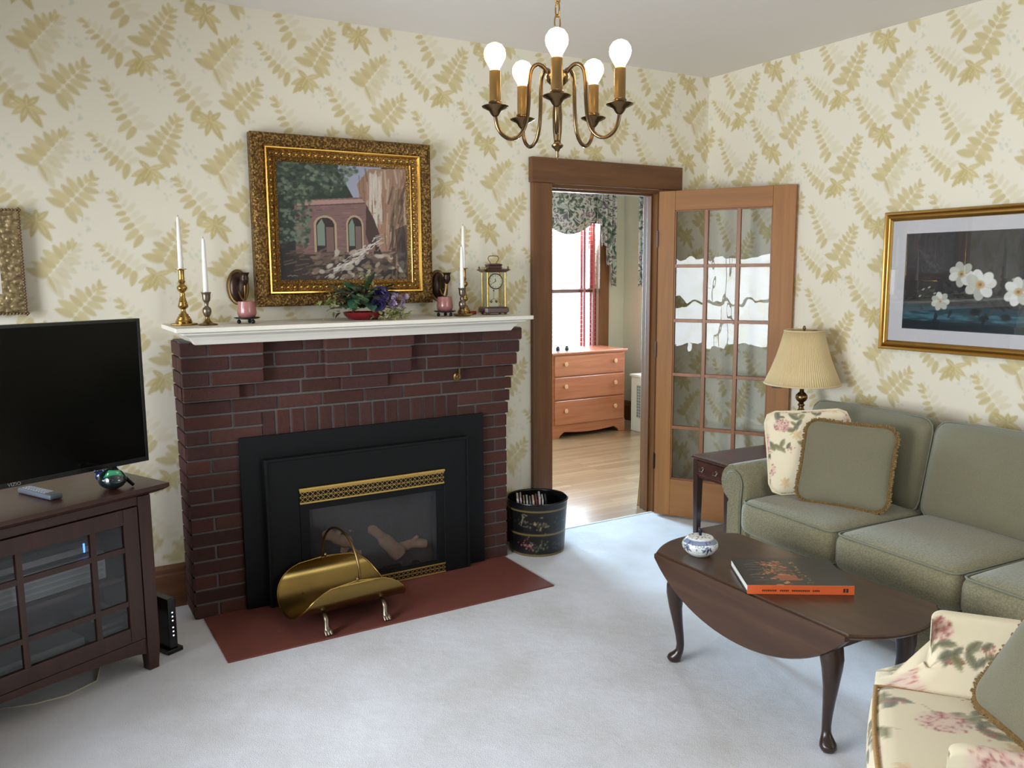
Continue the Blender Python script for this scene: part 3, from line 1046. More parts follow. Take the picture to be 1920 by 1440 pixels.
# gas insert
ins = thing('gas_fireplace_insert', 'black metal gas fireplace insert with brass grilles and ceramic logs behind glass', 'fireplace insert')
sm = MB()
y1 = FYF-.004
sm.prism([(-2.994, .007), (-2.86, .007), (-2.86, .66), (-1.90, .66), (-1.90, .007), (-1.76, .007), (-1.76, .804), (-2.994, .804)], 'y', y1-.016, y1)
mk('surround_panel', sm, M['black_metal'], ins, bevel=.002)
fm = MB()
y2 = y1-.052
fm.prism([(-2.898, .007), (-2.746, .007), (-2.746, .548), (-2.01, .548), (-2.01, .007), (-1.868, .007), (-1.868, .70), (-2.898, .70)], 'y', y2, y1)
mk('face_frame', fm, M['black_metal'], ins, bevel=.004, seg=3)
lip = MB()
lip.prism([(-2.898, .01), (-2.884, .01), (-2.884, .686), (-1.882, .686), (-1.882, .01), (-1.868, .01), (-1.868, .70), (-2.898, .70)], 'y', y2-.007, y2)
mk('raised_lip', lip, M['black_metal'], ins, bevel=.003)


def grille(z0, z1, name):
    g = MB()
    x0, x1 = -2.745, -2.011
    y = y2-.004
    h = z1-z0
    g.box(x0, x1, y-.002, y+.002, z0, z0+h*.12); g.box(x0, x1, y-.002, y+.002, z1-h*.10, z1)
    # pierced lattice: diagonal and ring bars
    n = 30
    p = (x1-x0)/n
    za, zb = z0+h*.12, z1-h*.10
    w = .0013
    for row_ in range(2):
        zz0 = za+(zb-za)*row_/2; zz1 = za+(zb-za)*(row_+1)/2
        for i in range(n):
            a = x0+p*i
            for (s0, s1) in ((0, 1), (1, 0)):
                xa, xb = a+p*s0, a+p*s1
                g.add([(xa-w, y, zz0), (xa+w, y, zz0), (xb+w, y, zz1), (xb-w, y, zz1)], [(0, 1, 2, 3)])
        g.box(x0, x1, y-.001, y+.001, zz1-w*.7, zz1+w*.7)
    o = mk(name, g, M['brass_grille'], ins)
    return o


M['brass_grille'] = plain('polished_brass_grille', S(206, 170, 96), 0.4, 0.7)  # brighter, less metallic brass for the grilles and hood
grille(.474, .536, 'grille'); grille(.010, .060, 'grille')
hd = MB().box(-2.748, -2.008, y2-.014, y2+.0, .536, .549)
mk('grille_hood', hd, M['brass_grille'], ins, bevel=.003)
bb = MB().box(-2.745, -2.011, y2+.006, y2+.012, .44, .545)
bb.box(-2.745, -2.011, y2+.006, y2+.012, .008, .075)
bb.box(-2.745, -2.70, y2+.004, y2+.012, .075, .44); bb.box(-2.05, -2.011, y2+.004, y2+.012, .075, .44)
mk('backing', bb, M['black_metal'], ins)
gl = MB().box(-2.70, -2.05, y2+.007, y2+.010, .075, .44)
mk('firebox_glass', gl, M['fire_pane'], ins)
fb = MB()
fx0, fx1 = -2.71, -2.04
fb.add([(fx0, y2+.012, .05), (fx1, y2+.012, .05), (fx1, -.01, .05), (fx0, -.01, .05), (fx0, y2+.012, .46), (fx1, y2+.012, .46), (fx1-.05, -.01, .46), (fx0+.05, -.01, .46)],
       [(0, 1, 2, 3), (3, 2, 6, 7), (0, 3, 7, 4), (1, 5, 6, 2), (4, 7, 6, 5)])
mk('firebox', fb, plain('firebox_lining', S(76, 75, 78), .85, bump=.3, bscale=60, var=.25, vscale=12), ins)
LOGM = plain('ceramic_log', S(178, 144, 118), .9, bump=.8, bscale=70, var=.35, vscale=22)
rl = random.Random(3)


def log(p0, p1, r0, r1, seed):
    r = random.Random(seed)
    p0, p1 = Vector(p0), Vector(p1)
    pts, rs = [], []
    for i in range(9):
        t = i/8
        pts.append(p0.lerp(p1, t)+Vector((r.uniform(-.006, .006), r.uniform(-.006, .006), r.uniform(-.006, .006))))
        rs.append((r0+(r1-r0)*t)*r.uniform(.82, 1.15)*(0.8 if i in (0, 8) else 1))
    m = MB().tube(pts, rs, 12)
    k = p0.lerp(p1, r.uniform(.4, .6))
    m.tube([k, k+Vector((r.uniform(-.04, .04), -.02, .045))], [r0*.55, r0*.35], 8)
    return mk('log', m, LOGM, ins, smooth=60)


log((-2.62, -.10, .125), (-2.12, -.11, .135), .050, .045, 1)
log((-2.66, -.185, .320), (-2.49, -.232, .225), .032, .028, 2)
log((-2.62, -.215, .115), (-2.44, -.225, .165), .042, .034, 7)
log((-2.40, -.185, .305), (-2.235, -.232, .120), .030, .040, 3)
log((-2.44, -.165, .345), (-2.53, -.215, .185), .030, .028, 4)
log((-2.26, -.140, .265), (-2.12, -.155, .235), .052, .042, 5)
log((-2.24, -.205, .165), (-2.10, -.225, .160), .026, .028, 6)
em = MB()
for i in range(60):
    x, y = rl.uniform(-2.66, -2.08), rl.uniform(-.25, -.06)
    rbox(em, x, y, .062, .04, .035, .03, .012, 1)
o = mk('ember_bed', em, plain('embers', S(60, 54, 52), .95, var=.4, vscale=30), ins, smooth=60)
o['kind'] = 'stuff'

# ------------------------------------------------------------------ pictures on the fireplace wall
MZ = 1.308            # top of mantel


def canvas_panel(name, cv, x0, z0, y, mat, parent, axis='x', flip=False):
    A, Zz = np.meshgrid(np.linspace(0, cv.w, cv.nx), np.linspace(0, cv.h, cv.ny))
    P = np.zeros(A.shape+(3,))
    if axis == 'x':
        P[..., 0] = x0+A; P[..., 1] = y; P[..., 2] = z0+Zz
    else:
        P[..., 0] = y; P[..., 1] = x0-A; P[..., 2] = z0+Zz
    return grid_mesh(name, P, cv.a, mat, parent)


px0, px1, pz0, pz1 = -2.838, -1.945, 1.374, 2.166
pt = thing('framed_painting', 'large oil painting of an arched stone bridge and waterfall in a wide carved gilt frame', 'painting')
fo = .058
mk('carved_outer_frame', MB().frame([(0, -.002), (0, -.055), (.006, -.066), (.018, -.072), (.034, -.068), (.050, -.060), (fo, -.054), (fo, -.002)], px0, px1, pz0, pz1), M['carved'], pt, smooth=50)
mk('gilt_ridge', MB().frame([(fo, -.02), (fo, -.060), (fo+.004, -.066), (fo+.010, -.066), (fo+.015, -.058), (fo+.018, -.050), (fo+.018, -.02)], px0, px1, pz0, pz1), M['gilt'], pt, smooth=50)
i2 = fo+.018
cove = MB().frame([(i2, -.02), (i2, -.050), (i2+.004, -.046), (i2+.018, -.036), (i2+.026, -.034), (i2+.026, -.02)], px0, px1, pz0, pz1)
cv_o = mk('beaded_cove', cove, M['carved_fine'], pt, smooth=50)
bd = MB()
bi = i2+.013
for (a, b, fixed, hor) in ((px0+bi, px1-bi, pz0+bi, 1), (px0+bi, px1-bi, pz1-bi, 1), (pz0+bi, pz1-bi, px0+bi, 0), (pz0+bi, pz1-bi, px1-bi, 0)):
    n = int((b-a)/.030)
    for k in range(n+1):
        t = a+(b-a)*k/n
        c = (t, -.040, fixed) if hor else (fixed, -.040, t)
        rbox(bd, c[0], c[1], c[2], .013, .012, .013, .0059, 1)
mk('bead_row', bd, M['gilt'], cv_o, smooth=180)
i3 = i2+.026
mk('gilt_fillet', MB().frame([(i3, -.02), (i3, -.040), (i3+.003, -.043), (i3+.006, -.040), (i3+.006, -.02)], px0, px1, pz0, pz1), M['gilt'], pt, smooth=50)
i4 = i3+.006
mk('carved_inner_slip', MB().frame([(i4, -.02), (i4, -.036), (i4+.014, -.026), (i4+.016, -.018), (i4+.016, -.01)], px0, px1, pz0, pz1), M['carved_fine'], pt, smooth=50)
ii = i4+.015
cw_, ch_ = px1-px0-2*ii, pz1-pz0-2*ii
cv = Canvas(cw_, ch_, .0022, S(52, 42, 38))
r = random.Random(5)


def U(u, v):
    return (u*cw_, (1-v)*ch_)


# sky, cliffs
cv.poly([U(0, 0), U(.62, 0), U(.5, .32), U(.1, .34), U(.22, .75), U(0, .78)], S(40, 50, 42))
cv.poly([U(.44, 0), U(.80, 0), U(.74, .3), U(.58, .3)], S(150, 152, 168))
cv.poly([U(.60, .16), U(.70, .02), U(1.0, 0), U(1, 1), U(.80, .8), U(.66, .45)], S(150, 118, 98))
for k in range(150):
    u = r.uniform(.62, 1.0); v = r.uniform(.02, .62)
    c = r.choice([(176, 150, 128), (158, 104, 82), (126, 92, 74), (190, 172, 152), (104, 82, 62), (140, 116, 84)])
    ln = r.uniform(.06, .22)
    cv.line([U(u, v), U(u+r.uniform(-.02, .02), v+ln)], r.uniform(.002, .007), S(*c), .6)
for k in range(70):
    u = r.uniform(.70, .80); v = r.uniform(.03, .4)
    cv.line([U(u, v), U(u+r.uniform(-.015, .01), v+r.uniform(.08, .22))], r.uniform(.002, .006), S(*r.choice([(206, 196, 186), (186, 172, 160), (200, 190, 170)])), .55)
for k in range(60):
    u = r.uniform(.88, 1.0)+.0; v = r.uniform(.1, 1.0)
    cv.line([U(u, v), U(u-r.uniform(0, .06), v+r.uniform(.1, .25))], r.uniform(.003, .009), S(*r.choice([(66, 50, 40), (90, 68, 52), (52, 42, 40), (120, 98, 74)])), .7)
# bridge
cv.poly([U(.12, .32), U(.64, .27), U(.72, .45), U(.72, .78), U(.12, .78)], S(122, 92, 88))
for k in range(110):
    u = r.uniform(.14, .68); v = r.uniform(.33, .75)
    cv.line([U(u, v), U(u+r.uniform(.02, .08), v-.004)], r.uniform(.001, .004), S(*r.choice([(146, 112, 104), (104, 76, 74), (134, 100, 92), (92, 68, 70)])), .6)
cv.poly([U(.14, .325), U(.64, .285), U(.66, .315), U(.14, .365)], S(166, 132, 122))
cv.line([U(.14, .37), U(.66, .322)], .003, S(84, 60, 60))
cv.poly([U(.67, .33), U(.73, .46), U(.78, .62), U(.70, .74), U(.66, .6)], S(70, 50, 44))
for (cu, hw, vt, vb) in ((.345, .088, .44, .76), (.575, .068, .43, .76)):
    for (g, c) in ((1.0, (170, 146, 116)), (.80, (48, 34, 38))):
        pts = [U(cu-hw*g, vb), U(cu-hw*g, vt+.09)]
        for a in range(0, 181, 12):
            pts.append(U(cu-hw*g*cos(radians(a)), vt+.09-(.09*g)*sin(radians(a))))
        pts += [U(cu+hw*g, vb)]
        cv.poly(pts, S(*c))
    cv.poly([U(cu-hw*.72, .70), U(cu-hw*.72, vt+.09), U(cu-hw*.3, vt+.03), U(cu-.005, vt+.08), U(cu-.005, .70)], S(118, 132, 118))
    cv.poly([U(cu+hw*.05, .76), U(cu+hw*.05, vt+.1), U(cu+hw*.7, vt+.1), U(cu+hw*.7, .76)], S(126, 98, 92), .8)
# trees
for k in range(760):
    if r.random() < .66:
        u, v = r.uniform(0, .60), r.uniform(0, .27)
        if u > .40 and v > (.62-u)*1.25+.02:
            continue
    else:
        u, v = r.uniform(0, .25), r.uniform(.25, .72)
        if u > .26-.2*abs(v-.45):
            continue
    rad = r.uniform(.006, .018)
    cv.disc(*U(u, v), rad, rad*.8, S(*r.choice([(44, 56, 46), (66, 80, 66), (92, 106, 88), (38, 44, 38), (112, 124, 104), (58, 70, 54)])), .8, .5)
cv.poly([U(0, .70), U(.12, .66), U(.10, 1), U(0, 1)], S(36, 30, 30), .85)
for k in range(90):
    u, v = r.uniform(.02, .38), r.uniform(.75, .98)
    cv.line([U(u, v), U(u+r.uniform(.03, .10), v-r.uniform(0, .03))], r.uniform(.002, .006), S(*r.choice([(66, 50, 42), (90, 72, 58), (48, 38, 34), (104, 86, 70)])), .7)
# rocks and torrent
for k in range(170):
    u = r.uniform(.25, .97); v = r.uniform(.72, 1.0)
    if v < .74+.3*max(0, .45-u):
        continue
    cv.disc(*U(u, v), r.uniform(.010, .03), r.uniform(.006, .014), S(*r.choice([(134, 114, 98), (166, 150, 134), (96, 76, 64), (118, 98, 82), (76, 60, 52), (184, 172, 158)])), .8, .35, r.uniform(-.3, 1.0))
for k in range(80):
    t = r.random()
    u, v = .80-.42*t+r.uniform(-.04, .05), .62+.34*t+r.uniform(-.03, .03)
    cv.line([U(u, v), U(u-r.uniform(.02, .06), v+r.uniform(.01, .04))], r.uniform(.0015, .004), S(*r.choice([(206, 196, 186), (176, 164, 152), (222, 214, 206)])), .6)
cv.poly([U(.90, .55), U(1, .5), U(1, 1), U(.92, .86)], S(46, 38, 40), .75)
cv.line([U(.05, .968), U(.07, .958), U(.085, .968), U(.10, .960), U(.125, .966)], .0016, S(150, 140, 130), .8)
canvas_panel('canvas', cv, px0+ii, pz0+ii, -.022, M['vc_art'], pt)

# partly visible picture at far left
lp = thing('framed_print', 'print in a wide tan carved frame hanging above the television at the left', 'framed picture')
lx1, lx0, lz0, lz1 = -3.757, -4.26, 1.367, 1.793
mk('carved_frame', MB().frame([(0.004, -.002), (.004, -.026), (.012, -.028), (.05, -.022), (.085, -.016), (.085, -.002)], lx0, lx1, lz0, lz1), M['carved_tan'], lp, smooth=50)
rope = MB()
for (a, b, fixed, hor) in ((lx0, lx1, lz0+.005, 1), (lx0, lx1, lz1-.005, 1), (lz0, lz1, lx0+.005, 0), (lz0, lz1, lx1-.005, 0)):
    n = int((b-a)/.012)
    for k in range(n+1):
        t = a+(b-a)*k/n
        c = (t, -.029, fixed) if hor else (fixed, -.029, t)
        rbox(rope, c[0], c[1], c[2], .010, .012, .010, .0045, 1)
mk('beaded_edge', rope, plain('bead_edge', S(122, 96, 68), .4, .6), lp, smooth=180)
mk('mat_board', MB().box(lx0+.08, lx1-.08, -.010, -.006, lz0+.08, lz1-.08), M['white'], lp)
mk('print', MB().box(lx0+.092, lx1-.094, -.012, -.010, lz0+.098, lz1-.098), plain('purple_print', S(86, 74, 96), .5, var=.5, vscale=14), lp)

# ------------------------------------------------------------------ mantel ornaments


def taper(name, x, y, z0, z1, label):
    h = z1-z0
    m = MB().lathe([(.0108, 0), (.0108, h*.02), (.0100, h*.5), (.0072, h*.93), (.0060, h*.985), (.003, h)], 16)
    o = mk(name, m, M['candle'], None, (x, y, z0), smooth=50)
    w = MB().lathe([(.0009, h-.001), (.0007, h+.008)], 6)
    mk('wick', w, M['black'], o)
    return tag(o, label, 'candle', 'white taper candles on the mantel')


def brass_stick(x, y, label):
    t = thing('brass_candlestick', label, 'candlestick', (x, y, MZ), radians(22), 'pair of tall brass candlesticks')
    b = MB()
    # octagonal stepped foot
    b.lathe([(.056, 0), (.058, .004), (.056, .008), (.036, .011), (.034, .013)], 8)
    mk('foot', b, M['brass'], t, bevel=.0015)
    prof = [(.034, .012), (.035, .018), (.031, .022), (.031, .027), (.026, .031), (.026, .036), (.020, .041), (.020, .046), (.013, .052), (.009, .062),
            (.009, .068), (.019, .076), (.022, .082), (.020, .086), (.0205, .091), (.0175, .094), (.018, .099), (.0155, .102), (.016, .107), (.0135, .110), (.014, .115),
            (.011, .119), (.0115, .126), (.0095, .131), (.011, .136), (.009, .141), (.016, .148), (.021, .156), (.022, .161), (.019, .168), (.012, .174), (.010, .178),
            (.014, .184), (.0155, .189), (.012, .194), (.0125, .200), (.0115, .206), (.0125, .232), (.0135, .236), (.024, .240), (.024, .242), (.0112, .243), (.0112, .222), (.0, .222)]
    mk('stem', MB().lathe(prof, 24), M['brass'], t, smooth=50)
    return t


brass_stick(-3.178, -.150, 'tall turned brass candlestick at the left end of the mantel')
taper('taper_candle', -3.178, -.150, MZ+.2225, MZ+.462, 'white taper candle in the tall brass candlestick at the left end of the mantel')
brass_stick(-1.803, -.130, 'tall turned brass candlestick between the right pink votive and the mantel clock')
taper('taper_candle', -1.803, -.130, MZ+.2225, MZ+.456, 'white taper candle in the tall brass candlestick beside the mantel clock')


def pewter_stick(x, y, label):
    t = thing('pewter_candlestick', label, 'candlestick', (x, y, MZ), 0, 'pair of short pewter candlesticks')
    prof = [(.040, 0), (.042, .003), (.038, .006), (.022, .010), (.013, .018), (.009, .028), (.0085, .036)]
    mk('foot', MB().lathe(prof, 24), M['brass_dull'], t, smooth=50)
    prof = [(.0085, .035), (.014, .044), (.018, .055), (.0185, .064), (.016, .074), (.008, .080), (.007, .086), (.009, .096), (.010, .100),
            (.014, .104), (.016, .110), (.017, .128), (.018, .136), (.021, .140), (.021, .142), (.0112, .142), (.0112, .118), (0, .118)]
    mk('stem', MB().lathe(prof, 24), M['pewter'], t, smooth=50)
    return t


pewter_stick(-3.092, -.212, 'short pewter candlestick with vase shaped stem, second from the left end of the mantel')
taper('taper_candle', -3.092, -.212, MZ+.1185, MZ+.370, 'white taper candle in the short pewter candlestick at the left of the mantel')
pewter_stick(-1.872, -.246, 'short pewter candlestick standing against the right pink votive')
taper('taper_candle', -1.872, -.246, MZ+.1185, MZ+.346, 'white taper candle in the short pewter candlestick right of the painting')


def votive(x, y, where):
    s = thing('candle_stand', 'small black footed plate under the pink votive ' + where, 'candle stand', (x, y, MZ), 0, 'black votive stands')
    mk('plate', MB().lathe([(.020, .018), (.046, .021), (.056, .025), (.056, .027), (.044, .024), (0, .0235)], 28), M['black'], s, smooth=50)
    for k in range(3):
        a = radians(-60+120*k)
        f = MB().lathe([(.002, 0), (.0075, .003), (.009, .008), (.0075, .014), (.003, .019)], 12, (.036*cos(a), .036*sin(a), 0))
        mk('ball_foot', f, M['black'], s, smooth=60)
    v = MB().lathe([(.026, 0), (.036, .006), (.041, .018), (.0415, .028), (.039, .050), (.036, .073), (.0345, .073), (.037, .048), (.039, .028), (.034, .010), (0, .008)], 28)
    o = mk('votive_cup', v, M['pink'], None, (x, y, MZ+.0245), smooth=50)
    tag(o, 'dusty pink votive cup ' + where, 'candle holder', 'pink votive cups')


votive(-2.918, -.185, 'below the left wall sconce')
votive(-1.936, -.176, 'below the right wall sconce')


def sconce(x, z, label, flip):
    t = thing('wall_sconce', label, 'sconce', (x, 0, z), 0, 'pair of oval wall sconces')
    n = 40
    def oval(rx, rz, y):
        return [(rx*cos(2*pi*k/n), y, rz*sin(2*pi*k/n)) for k in range(n)]
    mk('rim', MB().loft([oval(.050, .082, -.001), oval(.050, .082, -.010), oval(.046, .078, -.015), oval(.041, .072, -.014)]), M['brass_dull'], t, smooth=40)
    mk('back_plate', MB().loft([oval(.040, .071, -.012), oval(.037, .067, -.020), oval(.026, .05, -.027), oval(.010, .02, -.030)]), M['dark_bronze'], t, smooth=60)
    dx = .012*flip
    arm = [(0, -.028, -.02), (dx*.3, -.045, -.045), (dx, -.068, -.062), (dx, -.088, -.045), (dx, -.092, -.01), (dx, -.092, .012)]
    mk('arm', MB().tube(arm, [.005, .005, .0045, .004, .005, .006], 10), M['brass_dull'], t, smooth=60)
    cupp = [(.005, .008), (.010, .014), (.0175, .028), (.019, .042), (.016, .052), (.020, .062), (.024, .065), (.023, .067), (.0135, .064), (.013, .035), (0, .034)]
    mk('candle_cup', MB().lathe(cupp, 20, (dx, -.092, 0)), M['dark_bronze'], t, smooth=50)
    return t


sconce(-2.912, 1.466, 'oval dark wood and brass wall sconce left of the large painting', 1)
sconce(-1.892, 1.460, 'oval dark wood and brass wall sconce right of the large painting', 1)

# red box
o = mk('small_red_box', MB().box(-.028, .028, -.02, .02, 0, .018), plain('red_lacquer', S(168, 24, 34), .35), None, (-1.752, -.10, MZ), bevel=.002)
tag(o, 'small red box lying between the brass candlestick and the mantel clock', 'box')

# mantel clock
ck = thing('mantel_clock', 'glass sided mantel clock with wooden roof, round white dial and rotating pendulum', 'clock', (-1.645, -.165, MZ), radians(-6))
bm = MB()
oct_ = lambda hx, hy, c, z: [(-hx+c, -hy, z), (hx-c, -hy, z), (hx, -hy+c, z), (hx, hy-c, z), (hx-c, hy, z), (-hx+c, hy, z), (-hx, hy-c, z), (-hx, -hy+c, z)]
bm.loft([oct_(.062, .048, .012, .008), oct_(.070, .055, .014, .012), oct_(.070, .055, .014, .034), oct_(.062, .048, .012, .040)])
mk('base', bm, M['mahog'], ck, bevel=.001)
for sx in (-1, 1):
    for sy in (-1, 1):
        mk('ball_foot', MB().lathe([(.003, 0), (.008, .003), (.008, .007), (.004, .0095)], 12, (sx*.050, sy*.036, 0)), M['brass_dull'], ck, smooth=60)
rf = MB()
rf.loft([oct_(.056, .042, .008, .218), oct_(.062, .048, .009, .222), oct_(.076, .060, .010, .231), oct_(.074, .058, .010, .234), oct_(.040, .030, .006, .240), oct_(.036, .027, .006, .252), oct_(.042, .032, .006, .256), oct_(.036, .027, .006, .262), oct_(.020, .014, .003, .265)])
mk('roof', rf, M['mahog'], ck)
for sx in (-1, 1):
    for sy in (-1, 1):
        mk('finial', MB().lathe([(.003, .234), (.006, .240), (.004, .245), (.002, .250)], 10, (sx*.062, sy*.046, 0)), M['brass_dull'], ck, smooth=60)
hp = [(-.016, 0, .264), (-.018, 0, .270), (-.028, 0, .282), (-.030, 0, .292), (-.024, 0, .302), (0, 0, .304), (.024, 0, .302), (.030, 0, .292), (.028, 0, .282), (.018, 0, .270), (.016, 0, .264)]
mk('handle', MB().tube(hp, .0026, 8), M['brass_dull'], ck, smooth=60)
for sx in (-1, 1):
    for sy in (-1, 1):
        mk('pillar', MB().lathe([(.0045, .040), (.0045, .218)], 12, (sx*.050, sy*.037, 0)), M['brass'], ck, smooth=40)
gm = MB()
for (a, b, c, d) in ((-.048, .048, -.039, -.038), (-.048, .048, .038, .039), (-.0525, -.0515, -.035, .035), (.0515, .0525, -.035, .035)):
    gm.box(a, b, c, d, .041, .217)
mk('glass_case', gm, M['clock_pane'], ck)
dl = MB().lathe([(.0, 0), (.038, 0), (.038, .003), (0, .003)], 36)
dl.xf(Matrix.Translation((0, -.022, .172)) @ Matrix.Rotation(radians(90), 4, 'X'))
dob = mk('dial', dl, plain('clock_dial', S(250, 244, 222), .45), ck, smooth=40)
bz = MB().lathe([(.036, 0), (.0415, 0), (.0415, .005), (.038, .0075), (.036, .005)], 36, caps=False)
bz.xf(Matrix.Translation((0, -.022, .172)) @ Matrix.Rotation(radians(90), 4, 'X'))
mk('bezel', bz, M['brass_dull'], dob, smooth=40)
num = MB()
NUMS = ['XII', 'I', 'II', 'III', 'IIII', 'V', 'VI', 'VII', 'VIII', 'IX', 'X', 'XI']
for h_, txt in enumerate(NUMS):
    a = radians(90-30*h_)
    st = len(num.v)
    w_ = .0013
    xx = -(len(txt)-1)*.0011
    for ch in txt:
        if ch == 'I':
            num.box(xx-.00035, xx+.00035, 0, .0004, -.0032, .0032)
        elif ch == 'V':
            num.add([(xx-.0015, 0, .0032), (xx-.0008, 0, .0032), (xx+.0003, 0, -.0032), (xx-.0003, 0, -.0032), (xx+.0008, 0, .0032), (xx+.0015, 0, .0032)], [(0, 3, 2, 1), (3, 2, 5, 4)])
        else:
            num.add([(xx-.0015, 0, .0032), (xx-.0008, 0, .0032), (xx+.0015, 0, -.0032), (xx+.0008, 0, -.0032), (xx-.0015, 0, -.0032), (xx-.0008, 0, -.0032), (xx+.0015, 0, .0032), (xx+.0008, 0, .0032)], [(0, 3, 2, 1), (4, 5, 6, 7)])
        xx += .0022
    num.xf(Matrix.Translation((.030*cos(a), -.0256, .172+.030*sin(a))) @ Matrix.Rotation(-(a-radians(90)), 4, 'Y'), st)
mk('numerals', num, M['black'], dob)
for ang, ln, wd in ((radians(90-30*11.66), .017, .0018), (radians(90-6*40), .028, .0014)):
    hm = MB().add([(0, -wd, 0), (ln*.7, -wd, 0), (ln, 0, 0), (ln*.7, wd, 0), (0, wd, 0), (-ln*.2, 0, 0)], [(0, 1, 2, 3, 4, 5)])
    hm.xf(Matrix.Translation((0, -.0262, .172)) @ Matrix.Rotation(radians(90), 4, 'X') @ Matrix.Rotation(ang, 4, 'Z'))
    mk('hand', hm, M['black'], dob)
pm = MB().tube([(0, 0, .130), (0, 0, .078)], .001, 6)
pm.lathe([(.002, .128), (.004, .124), (.002, .119)], 10)
mk('pendulum_rod', pm, M['brass'], ck)
for k in range(4):
    a = radians(25+90*k)
    b = MB().lathe([(.001, -.007), (.006, -.004), (.0075, 0), (.006, .004), (.001, .007)], 14, (.019*cos(a), .019*sin(a), .067))
    b.tube([(.019*cos(a), .019*sin(a), .071), (.008*cos(a), .008*sin(a), .080), (0, 0, .080)], .001, 6)
    mk('pendulum_ball', b, M['brass'], ck, smooth=60)
for sx in (-1, 1):
    mk('movement_post', MB().lathe([(.002, .040), (.002, .140)], 8, (sx*.030, 0, 0)), M['brass'], ck)

# flower arrangement
fa = thing('flower_arrangement', 'artificial arrangement of ivy, purple roses and lilac hydrangea in a red bowl on the mantel', 'flower arrangement', (-2.375, -.20, MZ))
bw = MB().lathe([(.045, 0), (.075, .004), (.095, .022), (.10, .036), (.094, .036), (.07, .012), (0, .010)], 28)
mk('bowl', bw, plain('red_lacquer_bowl', S(120, 24, 30), .2), fa, smooth=50)
rg = random.Random(8)


def leaf(mb, p, d, L, wd, col, droop=.3, up=Vector((0, 0, 1))):
    """a folded pointed leaf from p along d"""
    d = Vector(d).normalized()
    s = d.cross(up)
    s = s.normalized() if s.length > 1e-4 else Vector((1, 0, 0))
    n = s.cross(d)
    p = Vector(p)
    prof = [(0, .08), (.18, .75), (.4, 1.0), (.65, .8), (.85, .4), (1, .02)]
    vs, fs = [], []
    for t, w in prof:
        c = p+d*(L*t)-n*(droop*L*t*t)
        vs += [c-s*(wd*w)+n*(wd*w*.25), c, c+s*(wd*w)+n*(wd*w*.25)]
    for i in range(len(prof)-1):
        a = i*3
        fs += [(a, a+1, a+4, a+3), (a+1, a+2, a+5, a+4)]
    mb.add(vs, fs, col)


ivy = MB(); fern = MB(); wood_leaf = MB()
GREENS = [S(62, 88, 60), S(54, 78, 56), S(84, 106, 76), S(104, 116, 80), S(70, 64, 48)]
for k in range(150):
    a = rg.uniform(0, 2*pi); el = rg.uniform(.05, 1.2)
    rr = rg.uniform(.03, .09)
    p = (rr*cos(a)*1.3, rr*sin(a)*.7-.01, .05+rg.uniform(0, .09))
    d = (cos(a)*cos(el)*1.3, sin(a)*cos(el)*.8-.15, sin(el)*.9)
    leaf(ivy, p, d, rg.uniform(.045, .080), rg.uniform(.016, .026), rg.choice(GREENS), rg.uniform(.1, .6))
big = [((-.05, -.03, .13), (-.75, -.35, .55), .11, .026, S(40, 92, 62)), ((.05, -.02, .13), (.75, -.2, .35), .13, .030, S(46, 66, 44)), ((-.06, -.06, .10), (-.5, -.6, -.35), .085, .030, S(40, 96, 70)),
       ((0, -.07, .08), (-.1, -.8, -.3), .08, .03, S(62, 92, 72)), ((.0, -.05, .14), (.2, -.3, .9), .10, .025, S(60, 80, 56)), ((-.03, -.06, .11), (-.25, -.7, .2), .09, .028, S(64, 84, 66))]
for p, d, L, w, c in big:
    leaf(ivy, p, d, L, w, c, .15)
mk('ivy_leaves', ivy, M['vc_leaf'], fa, smooth=60)['kind'] = 'stuff'
for (cx, cy, cz, n, sx, sz) in ((-.165, -.05, .075, 60, .05, .045), (.085, -.10, .022, 70, .075, .022), (.0, .0, .19, 36, .035, .04), (.16, -.06, .03, 40, .04, .03)):
    for k in range(n):
        p = (cx+rg.gauss(0, sx*.55), cy+rg.gauss(0, .02), max(.004, cz+rg.gauss(0, sz*.5)))
        d = (rg.uniform(-1, 1), rg.uniform(-1, .3), rg.uniform(-.4, 1))
        leaf(fern, p, d, rg.uniform(.018, .032), rg.uniform(.006, .011), rg.choice([S(146, 154, 84), S(172, 174, 112), S(112, 128, 76), S(190, 186, 130)]), .3)
mk('pale_sprigs', fern, M['vc_leaf'], fa, smooth=60)['kind'] = 'stuff'
for k in range(22):
    a = rg.uniform(2.6, 4.2)
    p = (rg.uniform(-.14, -.02), rg.uniform(-.09, -.02), rg.uniform(.03, .16))
    leaf(wood_leaf, p, (cos(a), -.4, rg.uniform(-.3, .7)), rg.uniform(.04, .07), rg.uniform(.006, .012), rg.choice([S(86, 56, 44), S(150, 112, 84), S(70, 40, 40), S(172, 140, 110)]), .3)
mk('dried_leaves', wood_leaf, M['vc_leaf'], fa, smooth=60)['kind'] = 'stuff'


def rose(p, d, R, cols):
    m = MB()
    d = Vector(d).normalized(); p = Vector(p)
    s = d.orthogonal().normalized(); t = d.cross(s)
    for ring in range(4):
        n = 4+ring*2
        rad = R*(.22+.24*ring)
        for k in range(n):
            a = 2*pi*(k+.5*ring)/n+rg.uniform(-.15, .15)
            o_ = s*cos(a)+t*sin(a)
            tang = -s*sin(a)+t*cos(a)
            base = p+o_*rad*.35-d*R*.25
            topp = p+o_*rad+d*R*(.55-.2*ring)
            w = R*(.30+.10*ring)
            c = rg.choice(cols)
            m.add([base-tang*w*.5, base+tang*w*.5, topp+tang*w-d*R*.08, topp+o_*R*.06+d*R*.05, topp-tang*w-d*R*.08], [(0, 1, 2, 3, 4)], c)
    return mk('purple_rose', m, M['vc_leaf'], fa, smooth=60)


